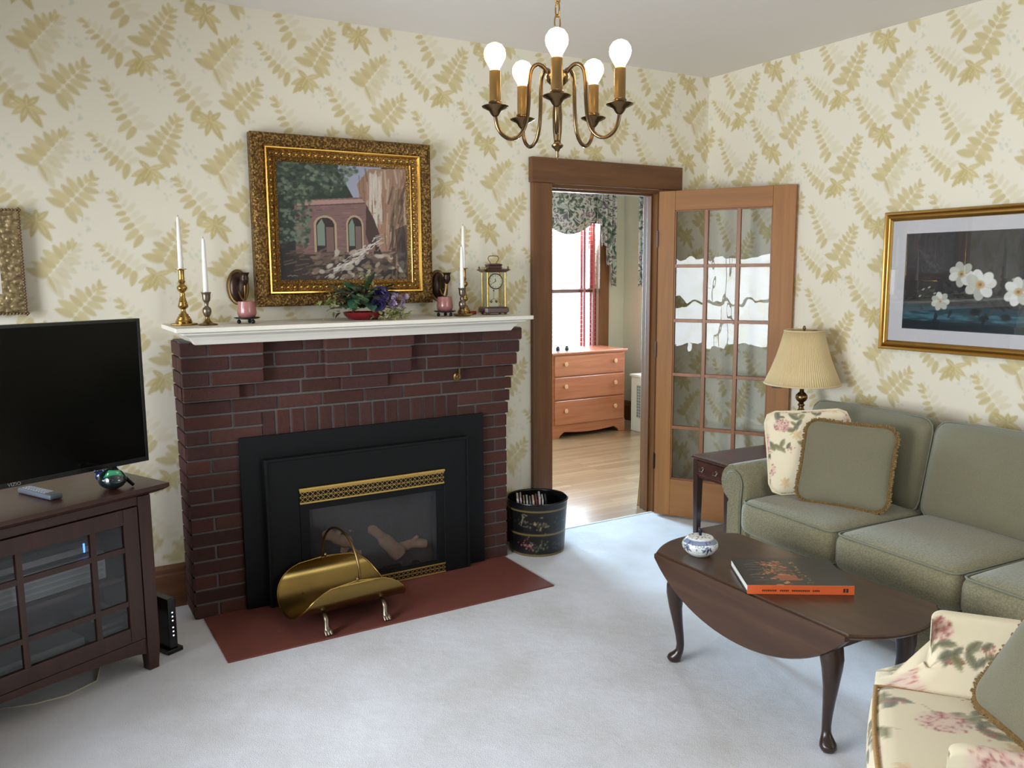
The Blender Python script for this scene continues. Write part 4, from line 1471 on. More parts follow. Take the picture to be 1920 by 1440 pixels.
PUR = [S(66, 50, 96), S(84, 66, 116), S(52, 42, 80), S(104, 88, 136)]
rose((.055, -.095, .125), (.15, -.9, .45), .040, PUR)
rose((.035, -.105, .075), (0, -1, -.1), .036, [S(58, 50, 92), S(70, 62, 108), S(46, 40, 74)])
hy = MB()
for k in range(80):
    v = Vector((rg.gauss(0, 1), rg.gauss(0, 1), rg.gauss(0, 1))).normalized()
    c = Vector((.135, -.075, .085))+Vector((v.x*.040, v.y*.030, v.z*.045))
    s = v.orthogonal().normalized(); t = v.cross(s)
    w = rg.uniform(.006, .009)
    for q in range(4):
        a = pi/2*q+rg.uniform(0, .4)
        e = s*cos(a)+t*sin(a); f_ = -s*sin(a)+t*cos(a)
        hy.add([c, c+e*w*.7-f_*w*.5+v*.002, c+e*w*1.3+v*.003, c+e*w*.7+f_*w*.5+v*.002], [(0, 1, 2, 3)], rg.choice([S(150, 132, 160), S(126, 108, 140), S(176, 160, 178), S(120, 96, 150)]))
mk('hydrangea_head', hy, M['vc_leaf'], fa)
bd2 = MB().lathe([(.001, -.014), (.010, -.010), (.014, 0), (.010, .011), (.002, .017)], 14, (.19, -.07, .105))
mk('lilac_bud', bd2, plain('lilac', S(170, 154, 172), .7), fa, smooth=60)
tw = MB().tube([(-.15, -.06, .07), (-.20, -.09, .04), (-.245, -.11, .003)], .0012, 6)
tw.tube([(-.06, -.03, .12), (-.12, -.05, .135), (-.16, -.06, .125)], .0015, 6)
mk('twig', tw, plain('dry_twig', S(150, 140, 104), .8), fa)

# ------------------------------------------------------------------ hearth things
bs = thing('firewood_basket', 'polished brass log basket with hoop handle standing empty on the hearth', 'log basket', (-2.64, -.515, .007), radians(3))
NU, NV = 60, 40


def sheet(u, v):
    # v along the bent circumference, u along the length; oval outline
    s = -1+2*v
    th = s*radians(103)
    half = .252*sqrt(max(0.0, 1-(abs(s)**2.6)))**0.75+.006
    rx = .19
    y = rx*sin(th)*(1.02)
    z = .056+.132*(1-cos(th))
    x = (-1+2*u)*half
    return (x, y, z)


mb = MB().grid(sheet, NU, NV)
mk('curved_sheet', mb, M['brass_sheet'], bs, smooth=180, solid=.002)
# rolled rim
rim = []
for k in range(NV):
    rim.append(sheet(0, k/(NV-1)))
for k in range(NV-1, -1, -1):
    rim.append(sheet(1, k/(NV-1)))
mk('rolled_rim', MB().tube(rim, .0028, 8, True), M['brass'], bs, smooth=180)
hpts = []
for k in range(25):
    a = pi*k/24
    hpts.append((.012*cos(a), -.186*cos(a)*1.0, 0.218+.178*sin(a)**.9 if 0 < k < 24 else .218))
mk('hoop_handle', MB().tube(hpts, .0055, 10), M['brass_dull'], bs, smooth=180)
for sy in (-1, 1):
    e = MB()
    e.box(-.020, .020, sy*.1855-.004, sy*.1855+.004, .201, .218)
    e.lathe([(.004, .0), (.007, .006), (.009, .014), (.004, .022)], 10, (0, sy*.186, .212))
    mk('handle_bracket', e, M['brass_dull'], bs, bevel=.002)
for sx in (-1, 1):
    for sy in (-1, 1):
        f = MB()
        bx, by = sx*.135, sy*.162
        f.tube([(bx, sy*.120, .084), (bx, sy*.150, .080), (bx, by, .062), (bx, by, .036), (bx, by+sy*.006, .022), (bx, by+sy*.014, .016)], [.006, .011, .012, .013, .017, .014], 10)
        for q in (-1, 0, 1):
            f.tube([(bx+q*.009, by+sy*.004, .026), (bx+q*.011, by+sy*.020, .016), (bx+q*.012, by+sy*.028, .006)], [.008, .0082, .005], 8)
        mk('claw_foot', f, M['pewter'], bs, smooth=60)

# painted tin bucket
BUX, BUY, BUR = -1.402, -.200, .168
cb = thing('magazine_bucket', 'black painted tin bucket with gold bands and flowers, holding magazines beside the doorway', 'bucket', (BUX, BUY, .001))
bc = Canvas(1.0, .29, .0025, S(16, 15, 17))
GB = S(126, 108, 62)
for z_, w_ in ((.252, .0055), (.122, .0055), (.006, .006)):
    bc.line([(0, z_), (1, z_)], w_, GB, .9)
r = random.Random(2)
for (cx, cz, n, cols) in ((.515, .185, 26, [(126, 112, 78), (150, 134, 92), (96, 90, 66)]), (.415, .190, 12, [(120, 110, 84), (92, 90, 74)]), (.44, .062, 22, [(140, 86, 80), (170, 120, 108), (120, 70, 66)]),
                          (.535, .062, 16, [(120, 116, 84), (86, 96, 72), (150, 132, 96)]), (.485, .045, 12, [(70, 82, 66), (86, 96, 76)]), (.62, .06, 10, [(60, 70, 58), (72, 66, 60)]), (.62, .18, 6, [(60, 66, 56)]),
                          (.30, .18, 16, [(110, 100, 74), (90, 84, 64)]), (.72, .19, 18, [(126, 112, 78), (96, 90, 66)]), (.25, .06, 16, [(140, 86, 80), (86, 96, 72)]), (.8, .06, 16, [(140, 86, 80), (86, 96, 72)])):
    for k in range(n):
        bc.disc(cx+r.gauss(0, .022), cz+r.gauss(0, .018), r.uniform(.004, .010), r.uniform(.003, .007), S(*r.choice(cols)), .8, .5, r.uniform(0, 3))
bc.line([(.42, .235), (.42, .205), (.408, .17)], .0022, S(150, 146, 120), .8); bc.line([(.428, .236), (.445, .230)], .0024, S(150, 146, 120), .8); bc.line([(.42, .168), (.45, .170)], .002, S(150, 146, 120), .8)
NA, NZ = 220, 60
zz_ = np.linspace(0, .29, NZ); aa_ = np.linspace(0, 2*pi, NA+1)
A, Zz = np.meshgrid(aa_, zz_)
R_ = .150+(BUR-.150)*Zz/.29
P = np.zeros(A.shape+(3,))
ang0 = radians(-122)-pi
P[..., 0] = R_*np.cos(A+ang0); P[..., 1] = R_*np.sin(A+ang0); P[..., 2] = Zz
o = grid_mesh('painted_side', P, bc.sample(A/(2*pi), Zz), M['vc_tole'], cb)
o.data.polygons.foreach_set('use_smooth', [True]*len(o.data.polygons))
mk('rolled_rim', MB().lathe([(BUR-.004, .284), (BUR+.003, .286), (BUR+.005, .291), (BUR+.002, .296), (BUR-.004, .294), (BUR-.006, .288), (BUR-.004, .284)], 64, caps=False), M['black_gloss'], cb, smooth=60)
mk('inner_lining', MB().lathe([(BUR-.006, .288), (.146, .012), (0, .012)], 48, caps=False), plain('matte_black', S(16, 15, 16), .9, spec=.1), cb, smooth=60)
rh_ = MB().tube([(-.018*cos(2*pi*k/16), 0, .018*sin(2*pi*k/16)) for k in range(16)], .0026, 8, True)
rh_.xf(Matrix.Translation((.075, BUR*.88-.0, .312)) @ Matrix.Rotation(radians(-24), 4, 'Z') @ Matrix.Scale(.55, 4))
mk('ring_handle', rh_, M['pewter'], cb, smooth=60)
PAPERS = [(214, 206, 196), (196, 186, 178), (176, 160, 120), (222, 216, 210), (150, 140, 138), (206, 196, 170), (120, 60, 56), (190, 182, 176)]
mlab = ['white magazine leaning at the left rim of the bucket', 'thick pale magazine beside the leaning one in the bucket', 'tan folded magazine third from the left in the bucket',
        'cream magazine at the middle left of the bucket', 'grey magazine in the middle of the bucket', 'pale yellow magazine in the middle of the bucket',
        'dark red thin magazine in the bucket', 'light grey magazine at the right of the bunch in the bucket', 'white catalogue at the right end of the bunch in the bucket', 'black covered catalogue closing the right end of the bunch in the bucket']
for k in range(10):
    t = r.uniform(.007, .011)
    c = S(*PAPERS[k % 8]) if k < 9 else S(36, 32, 32)
    m = MB()
    hh = r.uniform(.285, .312)-.015
    xk = -.080+k*.0135
    lean = -.10+k*.013
    for q in range(5):
        tt = -t/2+t*q/5
        cc = tuple(v*r.uniform(.7, 1.12) for v in c)
        m.box(tt, tt+t/5*.85, -.070, .055, 0, hh-r.uniform(0, .004), cc)
    m.xf(Matrix.Rotation(lean, 4, 'Y'))
    o = mk('magazine', m, M['vc_paper'], None, (BUX+xk*.866, BUY-xk*.5, .0165), radians(-30))
    tag(o, mlab[k], 'magazine', 'magazines standing in the bucket')

# ------------------------------------------------------------------ television and its cabinet
CO, CA = (-3.337, -.60), radians(25.5)
CH = .73
cab = thing('tv_cabinet', 'dark cherry television cabinet with leaded style glass door and square legs', 'cabinet', (CO[0], CO[1], 0), CA)
CL = -1.50
mb = MB()
mb.loft([[(CL+.03, .03, CH-.034), (-.05, .03, CH-.034), (-.05, .42, CH-.034), (CL+.03, .42, CH-.034)], [(CL+.012, .010, CH-.024), (-.018, .010, CH-.024), (-.018, .44, CH-.024), (CL+.012, .44, CH-.024)],
         [(CL, 0, CH-.016), (0, 0, CH-.016), (0, .45, CH-.016), (CL, .45, CH-.016)], [(CL, 0, CH), (0, 0, CH), (0, .45, CH), (CL, .45, CH)]])
mk('top', mb, M['cherry'], cab, bevel=.002)
for x in (-.122, CL+.07):
    for y in (.022, .375):
        m = MB()
        m.loft([[(x+.006, y+.006, 0), (x+.046, y+.006, 0), (x+.046, y+.046, 0), (x+.006, y+.046, 0)], [(x, y, .10), (x+.052, y, .10), (x+.052, y+.052, .10), (x, y+.052, .10)], [(x, y, CH-.034), (x+.052, y, CH-.034), (x+.052, y+.052, CH-.034), (x, y+.052, CH-.034)]])
        mk('corner_post', m, M['cherry_z'], cab, bevel=.002)
m = MB()
m.box(-.084, -.074, .074, .375, .11, CH-.034); m.box(CL+.074, CL+.084, .074, .375, .11, CH-.034)
mk('side_panel', m, M['cherry_z'], cab)
m = MB().box(CL+.08, -.08, .40, .412, .11, CH-.034)
mk('back_panel', m, M['cherry'], cab)
m = MB().box(CL+.084, -.084, .05, .40, .115, .135); m.box(CL+.084, -.084, .07, .40, .375, .392)
mk('shelf', m, M['cherry'], cab)
m = MB().box(CL+.122, -.122, .028, .05, CH-.065, CH-.034)
mk('top_rail', m, M['cherry'], cab)
ap = []
x0, x1 = CL+.122, -.122
n = 30
for k in range(n+1):
    ap.append((x0+(x1-x0)*k/n, .072+.038*sin(pi*k/n)**.6))
m = MB().prism([(x0, .135)]+ap+[(x1, .135)], 'y', .030, .046)
mk('arched_apron', m, M['cherry'], cab)
mid = (x0+x1)/2
m = MB().box(mid-.012, mid+.012, .03, .05, .135, CH-.065)
mk('centre_stile', m, M['cherry_z'], cab)


def cab_door(a, b, hinge_left):
    z0, z1 = .140, CH-.070
    y0, y1 = .022, .042
    s = .058
    d = MB()
    d.box(a, a+s, y0, y1, z0, z1); d.box(b-s, b, y0, y1, z0, z1)
    d.box(a+s, b-s, y0+.0005, y1, z0, z0+s); d.box(a+s, b-s, y0+.0005, y1, z1-s, z1)
    dd = mk('glass_door', d, M['cherry_z'], cab, bevel=.002)
    g = MB()
    xa, xb, za, zb = a+s, b-s, z0+s, z1-s
    for f in (.24, .76):
        x = xa+(xb-xa)*f; z = za+(zb-za)*f
        g.box(x-.010, x+.010, y0+.002, y1-.002, za, zb)
        g.box(xa, xb, y0+.003, y1-.003, z-.010, z+.010)
    mk('muntins', g, M['cherry_z'], dd)
    mk('door_glass', MB().box(xa, xb, .031, .033, za, zb), M['cab_pane'], dd)
    xh = a+.022 if not hinge_left else b-.022
    hpl = MB().box(xh-.016, xh+.016, y0-.004, y0, .345, .445)
    hpl.tube([(xh, y0-.004, .41), (xh, y0-.014, .405), (xh, y0-.016, .385), (xh, y0-.012, .37)], .004, 8)
    mk('pull_plate', hpl, M['dark_bronze'], dd, bevel=.001)


cab_door(mid+.016, -.126, False)
cab_door(CL+.126, mid-.016, True)


def in_cab(lx, ly, z):
    return (CO[0]+lx*cos(CA)-ly*sin(CA), CO[1]+lx*sin(CA)+ly*cos(CA), z)


def device(name, lx, ly, z, w, d, h, mat, label, cat, led=None, trim=None):
    t = thing(name, label, cat, in_cab(lx, ly, z), CA)
    mk('case', MB().box(-w/2, w/2, 0, d, 0.004, h), mat, t, bevel=.003)
    if trim:
        m = MB()
        for q in range(trim):
            zq = .012+(h-.02)*q/trim
            m.box(-w/2+.012, w/2-.012, -.002, 0, zq, zq+(h-.02)/trim*.55)
        mk('front_panel', m, M['grey_plastic'], t)
    if led:
        mk('display_light', MB().box(led[0], led[0]+led[2], -.003, -.001, led[1], led[1]+led[3]), M[led[4]], t)
    f = MB()
    for sx in (-1, 1):
        for yy in (.03, d-.03):
            f.box(sx*(w/2-.03)-.01, sx*(w/2-.03)+.01, yy-.01, yy+.01, 0, .004)
    mk('foot', f, M['black'], t)
    return t


M['grey_plastic'] = plain('grey_plastic', S(150, 150, 152), .4)
M['silver_case'] = plain('silver_case', S(166, 166, 168), .4, .3)
M['dark_case'] = plain('dark_case', S(40, 42, 46), .4)
device('stereo_receiver', -.43, .10, .392, .42, .26, .105, M['silver_case'], 'silver stereo receiver on the middle shelf behind the cabinet glass', 'receiver', None, 4)
device('cable_box', -.43, .12, .498, .36, .22, .060, M['dark_case'], 'dark cable box stacked on the silver receiver in the cabinet', 'cable box', (.14, .012, .006, .034, 'led_blue'), 1)
device('disc_player', -.50, .10, .135, .36, .24, .065, M['grey_plastic'], 'grey disc player on the bottom shelf of the television cabinet', 'disc player', None, 2)
device('storage_box', -.20, .12, .135, .13, .18, .09, M['dark_case'], 'dark box at the right end of the bottom shelf of the television cabinet', 'box', None, 3)

tv = thing('television', 'large flat screen television switched off on the dark cherry cabinet', 'television', (-3.388, -.445, CH), radians(23.2))
TVZ, TVH, TVW = .063, .565, 1.0
mk('housing', MB().box(-TVW, 0, .004, .030, TVZ, TVZ+TVH).box(-TVW*.8, -.2*TVW, .030, .062, TVZ+.05, TVZ+TVH*.7), M['black_gloss'], tv, bevel=.004)
bzm = MB()
for (a, b, c, d) in ((-TVW, -TVW+.012, TVZ, TVZ+TVH), (-.012, 0, TVZ, TVZ+TVH), (-TVW+.012, -.012, TVZ+TVH-.012, TVZ+TVH), (-TVW+.012, -.012, TVZ, TVZ+.018)):
    bzm.box(a, b, -.002, .006, c, d)
mk('bezel', bzm, M['black_gloss'], tv, bevel=.001)
mk('screen', MB().box(-TVW+.012, -.012, .001, .004, TVZ+.018, TVZ+TVH-.012), M['screen'], tv)


def text_mesh(name, txt, size, mat, parent, Mx, ext=.0004):
    c = bpy.data.curves.new(name, 'FONT'); c.body = txt; c.size = size; c.extrude = ext; c.align_x = 'CENTER'; c.align_y = 'CENTER'
    t_ = bpy.data.objects.new(name+'_tmp', c); COL.objects.link(t_)
    bpy.context.view_layer.update()
    me = bpy.data.meshes.new_from_object(t_.evaluated_get(bpy.context.evaluated_depsgraph_get()))
    me.transform(Mx)
    bpy.data.objects.remove(t_); bpy.data.curves.remove(c)
    me.materials.clear(); me.materials.append(mat)
    me.name = name
    o = bpy.data.objects.new(name, me); COL.objects.link(o); o.parent = parent
    return o


text_mesh('lettering', 'VIZIO', .017, M['grey_plastic'], tv, Matrix.Translation((-.50, -.0026, TVZ+.009)) @ Matrix.Rotation(radians(90), 4, 'X'))
for x in (-.14, -.86):
    m = MB()
    for sy in (-1, 1):
        m.tube([(x, .018, TVZ+.004), (x+.0, .018+sy*.03, TVZ-.012), (x+.012, .018+sy*.125, .006)], [.010, .009, .006], 8, sq=.6)
    mk('splayed_foot', m, M['black_gloss'], tv, smooth=60)

rc = thing('remote_control', 'grey remote control lying on the cabinet in front of the television', 'remote control', (-3.772, -.555, CH), radians(-62))
m = MB(); rbox(m, 0, 0, .011, .215, .048, .020, .007, 3)
mk('body', m, plain('remote_grey', S(84, 88, 100), .4), rc, smooth=50)
m = MB()
for i in range(9):
    for j in range(3):
        m.box(-.085+i*.017, -.075+i*.017, -.016+j*.012, -.008+j*.012, .0205, .0225)
mk('buttons', m, plain('remote_buttons', S(170, 174, 184), .5), rc)
gc = thing('glass_figurine', 'dark green and blue art glass figurine of a curled animal on the cabinet', 'figurine', (-3.535, -.590, CH), radians(-60))
GLS = plain('art_glass', S(14, 30, 34), .06, coat=1.0, spec=.8)
m = MB()
secs = []
n = 20
for k in range(15):
    t = k/14
    xx = -.058+.116*t
    rr = max(.002, .040*sqrt(max(0, 1-(2*t-1)**2))*(1+.12*sin(t*3)))
    secs.append([(xx, rr*1.05*cos(2*pi*q/n), max(.0, .036+rr*.92*sin(2*pi*q/n)*(1 if sin(2*pi*q/n) > 0 else .9))) for q in range(n)])
m.loft(secs)
mk('body', m, GLS, gc, smooth=180)
m = MB(); rbox(m, -.046, -.012, .048, .042, .042, .040, .019, 1)
m.tube([(-.056, -.026, .062), (-.058, -.03, .072)], [.006, .002], 8); m.tube([(-.040, -.006, .064), (-.040, -.004, .074)], [.006, .002], 8)
mk('head', m, plain('art_glass_blue', S(22, 40, 96), .06, coat=1.0, spec=.8), gc, smooth=180)
m = MB(); m.tube([(.010, -.036, .05), (.025, -.024, .068), (.038, .0, .066), (.045, .02, .04)], [.006, .013, .012, .006], 12)
mk('green_swirl', m, plain('art_glass_green', S(44, 140, 96), .06, coat=1.0, spec=.8), gc, smooth=180)

rt = thing('router', 'black upright router with a column of small lights between cabinet and fireplace', 'router', (-3.378, -.44, 0.001), radians(25))
mk('case', MB().box(-.018, .018, -.075, .075, .018, .228), M['black_gloss'], rt, bevel=.004)
mk('stand', MB().box(-.034, .034, -.085, .085, 0, .018), M['black_gloss'], rt, bevel=.003)
m = MB()
for k in range(6):
    m.box(-.0025, .0025, -.0765, -.075, .07+k*.017+(.012 if k > 2 else 0), .0745+k*.017+(.012 if k > 2 else 0))
mk('status_lights', m, M['led_white'], rt)
cdm = MB().tube([in_cab(-.15, .432, .20), in_cab(-.152, .428, .09), in_cab(-.165, .36, .03), in_cab(-.19, .24, .010), in_cab(-.28, .115, .0045), in_cab(-.40, .10, .0045), in_cab(-.50, .14, .0045), in_cab(-.62, .24, .0045)], .0035, 8)
tag(mk('cord', cdm, plain('white_cord', S(206, 198, 176), .5), smooth=180), 'white cord drooping to the carpet under the television cabinet', 'cord')

# ------------------------------------------------------------------ floral fabric
fl = Canvas(.62, .62, .0026, S(230, 216, 186), True)
r = random.Random(21)
LEAFS = [S(140, 134, 96), S(120, 118, 90), S(156, 148, 108), S(112, 112, 96)]
def stem(x, y, a, n, step, curl):
    p = [(x, y)]
    for k in range(n):
        a += curl+r.uniform(-.1, .1)
        p.append((p[-1][0]+step*cos(a), p[-1][1]+step*sin(a)))
    fl.line(p, .0016, S(120, 104, 72), .85)
    return p, a
for (sx, sy, sa, cu) in ((.36, .02, 2.8, -.1), (.60, .30, .7, .13), (.20, .14, 2.0, .11), (.34, .54, .1, -.12), (.46, .30, -1.2, .1), (.03, .44, 1.2, -.1), (.05, .10, .9, .12), (.30, .05, 1.6, -.10), (.50, .20, 2.2, .10), (.12, .40, .2, .13), (.42, .44, 1.0, -.12), (.26, .28, -.5, .1), (.56, .52, -2.0, .11), (.2, .56, 2.6, -.1)):
    p, a = stem(sx, sy, sa, 9, .018, cu)
    for k in range(2, 9, 2):
        for sgn in (-1, 1):
            if r.random() < .75:
                big_ = r.uniform(.034, .068)
                c = r.choice(LEAFS)
                an = a+sgn*r.uniform(.6, 1.3)
                fl.lobe(p[k][0], p[k][1], an, big_, big_*.34, c, .85, .18)
                fl.lobe(p[k][0], p[k][1], an+.12, big_*.9, big_*.16, S(96, 96, 74), .45, .4)
                fl.line([p[k], (p[k][0]+big_*.8*cos(an), p[k][1]+big_*.8*sin(an))], .0009, S(92, 90, 66), .6)
    # small blossoms
    for k in range(12):
        fl.disc(p[-1][0]+r.gauss(0, .012), p[-1][1]+r.gauss(0, .010), r.uniform(.003, .007), r.uniform(.002, .005), S(*r.choice([(168, 84, 80), (188, 110, 104), (150, 66, 66)])), .85, .4, r.uniform(0, 3))
for (cx, cy, R_) in ((.16, .22, .060), (.46, .10, .052), (.36, .37, .064), (.09, .54, .052), (.56, .36, .046), (.26, .02, .036), (.44, .55, .04)):
    fl.disc(cx, cy, R_*1.15, R_*.95, S(222, 190, 176), .75, .35)
    for k in range(80):
        aa, rr = r.uniform(0, 6.28), R_*sqrt(r.random())
        fl.disc(cx+rr*cos(aa), cy+rr*.85*sin(aa), r.uniform(.004, .010), r.uniform(.002, .005), S(*r.choice([(160, 80, 78), (186, 112, 106), (206, 148, 138), (142, 62, 64), (216, 172, 158)])), .8, .35, r.uniform(0, 3))
for (cx, cy) in ((.25, .45), (.02, .30), (.40, .24), (.56, .02)):
    for k in range(7):
        aa = 2*pi*k/7+r.uniform(-.2, .2)
        fl.lobe(cx, cy, aa, .035, .012, S(*r.choice([(220, 186, 138), (206, 172, 124), (228, 200, 160)])), .75, .3)


def floral_paint(o, scale=1.0, off=(0, 0)):
    """print the flower repeat on a mesh by its local faces"""
    me = o.data
    n = len(me.vertices)
    co = np.empty(n*3, np.float32); me.vertices.foreach_get('co', co); co = co.reshape(-1, 3)
    no = np.empty(n*3, np.float32); me.vertices.foreach_get('normal', no); no = np.abs(no.reshape(-1, 3))
    ax = np.argmax(no*np.array([1, 1, 1.15]), 1)
    u = np.where(ax == 0, co[:, 1], co[:, 0]); v = np.where(ax == 2, co[:, 1], co[:, 2])
    c = fl.sample(u*scale+off[0], v*scale+off[1])
    a = me.color_attributes.get('Col') or me.color_attributes.new('Col', 'FLOAT_COLOR', 'POINT')
    arr = np.ones((n, 4), np.float32); arr[:, :3] = c
    a.data.foreach_set('color', arr.ravel())


# ------------------------------------------------------------------ sofa
SO, SA = (-.030, -1.088), radians(176.5)
sofa = thing('sofa', 'sage green three seat sofa with rolled arm along the right wall', 'sofa', (SO[0], SO[1], 0), SA)
SLEN = 2.06


def arm(y0, s):
    """rolled arm; s = +1: roll bulges toward smaller y"""
    c_y, c_z, R = (y0+.095, .505, .095)
    prof = [(y0+.19, .06), (y0+.19, .40)]
    a0 = [0, 20, 40, 60, 80, 100, 120, 140, 160, 180, 200, 220, 240, 255]
    prof += [(c_y+R*cos(radians(a)), c_z+R*sin(radians(a))) for a in a0]
    prof += [(y0+.05, .40), (y0+.05, .06)]
    if s < 0:
        prof = [(2*y0+.19-p, z) for p, z in prof]
    m = MB()
    xs_ = [.05, .12, .3, .5, .7, .795, .815, .824]
    ins_ = [0, 0, 0, 0, 0, 0, .006, .016]
    secs = []
    for x, i_ in zip(xs_, ins_):
        cy = sum(p for p, z in prof)/len(prof); cz = sum(z for p, z in prof)/len(prof)
        drop = .012*(x-.05)/.8
        secs.append([(x, cy+(p-cy)*(1-i_*4), cz+(z-cz)*(1-i_*2)+.008-drop) for p, z in prof])
    m.loft(secs)
    o = mk('rolled_arm', m, M['sage'], sofa, smooth=45)
    # front scroll panel with piping
    def sc(k):
        cy = c_y if s > 0 else 2*y0+.19-c_y
        out = [(cy+s*.058, .10), (cy+s*.058, .44)]
        out += [(cy+s*(.006+.058*cos(radians(a))), .500+.066*sin(radians(a))) for a in range(0, 231, 23)]
        out += [(cy-s*.020, .43), (cy-s*.020, .10)]
        return out
    pts = sc(1)
    pm_ = MB().loft([[(.820, p, z) for p, z in pts], [(.834, p, z) for p, z in pts], [(.840, .92*(p-pts[0][0])+pts[0][0]-s*.004, z*.985+.004) for p, z in pts]])
    pn = mk('arm_front_panel', pm_, M['sage'], o, smooth=40)
    mk('piping', MB().tube([(.832, p, z) for p, z in pts], .0045, 8), M['piping'], o, smooth=180)
    return o


arm(.0, 1)
arm(SLEN-.19, -1)
m = MB().box(.04, .805, .185, SLEN-.185, .055, .285)
mk('seat_base', m, M['sage'], sofa, bevel=.015, seg=3)
bp_ = [(0.0, .06), (.015, .60), (.02, .74), (.04, .79), (.075, .812), (.12, .805), (.165, .77), (.20, .68), (.24, .44), (.25, .06)]
m = MB()
m.loft([[(x*.9+.012, yy, .06+(z-.06)*f) for x, z in bp_] for yy, f in ((.030, .93), (.040, .975), (.065, 1), (.7, 1.0), (1.4, 1.0), (SLEN-.065, 1), (SLEN-.04, .975), (SLEN-.03, .93))])
mk('back_frame', m, M['sage'], sofa, smooth=50)
for (x, y) in ((.10, .08), (.76, .10), (.10, SLEN-.08), (.76, SLEN-.10)):
    mk('foot', MB().lathe([(.018, 0), (.024, .03), (.028, .065)], 14, (x, y, 0)), M['mahog_z'], sofa, smooth=50)
for k in range(3):
    ya = .195+k*.5567
    m = MB(); rbox(m, .555, ya+.278, .372, .66, .552, .155, .045, 12, (.014, .006, .026), exp=.6)
    o = mk('seat_cushion', m, M['sage'], sofa, smooth=60)
    top = []
    hx, hy = .33-.014, .276-.014
    for (cx_, cy_, a0) in ((hx-.03, -hy+.03, -90), (hx-.03, hy-.03, 0), (-hx+.03, hy-.03, 90), (-hx+.03, -hy+.03, 180)):
        for a in (0, 30, 60, 90):
            top.append((.555+cx_+.036*cos(radians(a0+a)), ya+.278+cy_+.036*sin(radians(a0+a)), .4445))
    mk('piping', MB().tube(top, .0042, 8, True), M['piping'], o, smooth=180)
YB = [(.035, .735), (.735, 1.325), (1.325, SLEN-.035)]
for k, (a, b) in enumerate(YB):
    R_ = Matrix.Translation((.235, (a+b)/2, .640)) @ Matrix.Rotation(radians(-12), 4, 'Y')
    m = MB(); rbox(m, 0, 0, 0, .17, b-a-.008, .435, .065, 12, (.045, .010, .012), M=R_, exp=.7)
    o = mk('back_cushion', m, M['sage_plain'], sofa, smooth=60)
    edge = []
    hy, hz = (b-a)/2-.008, .2175
    for (cy_, cz_, a0) in ((hy-.06, hz-.06, 0), (-hy+.06, hz-.06, 90), (-hy+.06, -hz+.06, 180), (hy-.06, -hz+.06, 270)):
        for q in (0, 30, 60, 90):
            edge.append(tuple(R_ @ Vector((.052, cy_+.062*cos(radians(a0+q)), cz_+.062*sin(radians(a0+q))))))
    mk('piping', MB().tube(edge, .004, 8, True), M['piping'], o, smooth=180)


def pillow(name, w, h, t, mat, label, base, e, tilt, n=64, fringe=None, pipe=None, floral=None, roll=0.0, pinch=.05):
    """square throw pillow standing on base (middle of its lower edge); e = horizontal direction of that edge, tilt = lean back in degrees"""
    e = Vector((e[0], e[1], 0)).normalized()
    nrm = Vector((e.y, -e.x, 0))           # faces this way
    th = radians(tilt)
    up = Vector((0, 0, 1))*cos(th)-nrm*sin(th)
    nn = nrm*cos(th)+Vector((0, 0, 1))*sin(th)
    e2 = e*cos(roll)+up*sin(roll); up = up*cos(roll)-e*sin(roll)
    c = Vector(base)+up*(h/2)
    root = thing(name, label, 'pillow', tuple(c))
    rot = Matrix((e2, up, nn)).transposed().to_4x4()
    root.rotation_euler = rot.to_euler()
    m = MB()
    def shape(u, v, sgn):
        a, b = 2*u-1, 2*v-1
        x = w/2*a*(1-pinch*(1-b*b)**1.0*abs(a)**3)
        y = h/2*b*(1-pinch*(1-a*a)**1.0*abs(b)**3)
        # rounded corners
        k = max(0, abs(a)+abs(b)-1.72)
        x -= math.copysign(k*w*.16, a); y -= math.copysign(k*h*.16, b)
        z = sgn*(t/2)*((1-abs(a)**2.3)*(1-abs(b)**2.3))**.55
        return (x, y, z+sgn*.003*sin(7*a+3*b)*(1-a*a)*(1-b*b))
    m.grid(lambda u, v: shape(u, v, 1), n, n)
    m.grid(lambda u, v: shape(1-u, v, -1), n, n)
    o = mk('cover', m, mat, root, smooth=180)
    if floral:
        floral_paint(o, *floral)
    border = []
    N = 28
    for k in range(N):
        border.append(shape(k/N, 0, 1))
    for k in range(N):
        border.append(shape(1, k/N, 1))
    for k in range(N):
        border.append(shape(1-k/N, 1, 1))
    for k in range(N):
        border.append(shape(0, 1-k/N, 1))
    if fringe:
        fr = MB(); rr = random.Random(w)
        B = [Vector(p) for p in border]
        cc = Vector((0, 0, 0))
        dense = []
        for i in range(len(B)):
            for q in range(4):
                dense.append(B[i].lerp(B[(i+1) % len(B)], q/4))
        fr.tube([p for p in dense], [.0075*(.8+.45*(i % 2)) for i in range(len(dense))], 7, True)
        for i, p in enumerate(dense):
            d = p.copy(); d.z = 0
            if abs(p.x)/w > abs(p.y)/h:
                d = Vector((math.copysign(1, p.x), 0, 0))
            else:
                d = Vector((0, math.copysign(1, p.y), 0))
            q = p+d*rr.uniform(.010, .018)+Vector((rr.uniform(-.003, .003), rr.uniform(-.003, .003), rr.uniform(-.004, .004)))
            fr.tube([p, q], [.0042, .003], 5)
        mk('tassel_fringe', fr, fringe, root, smooth=60)
    if pipe:
        mk('piping', MB().tube(border, .0055, 8, True), pipe, root, smooth=180)
    return root


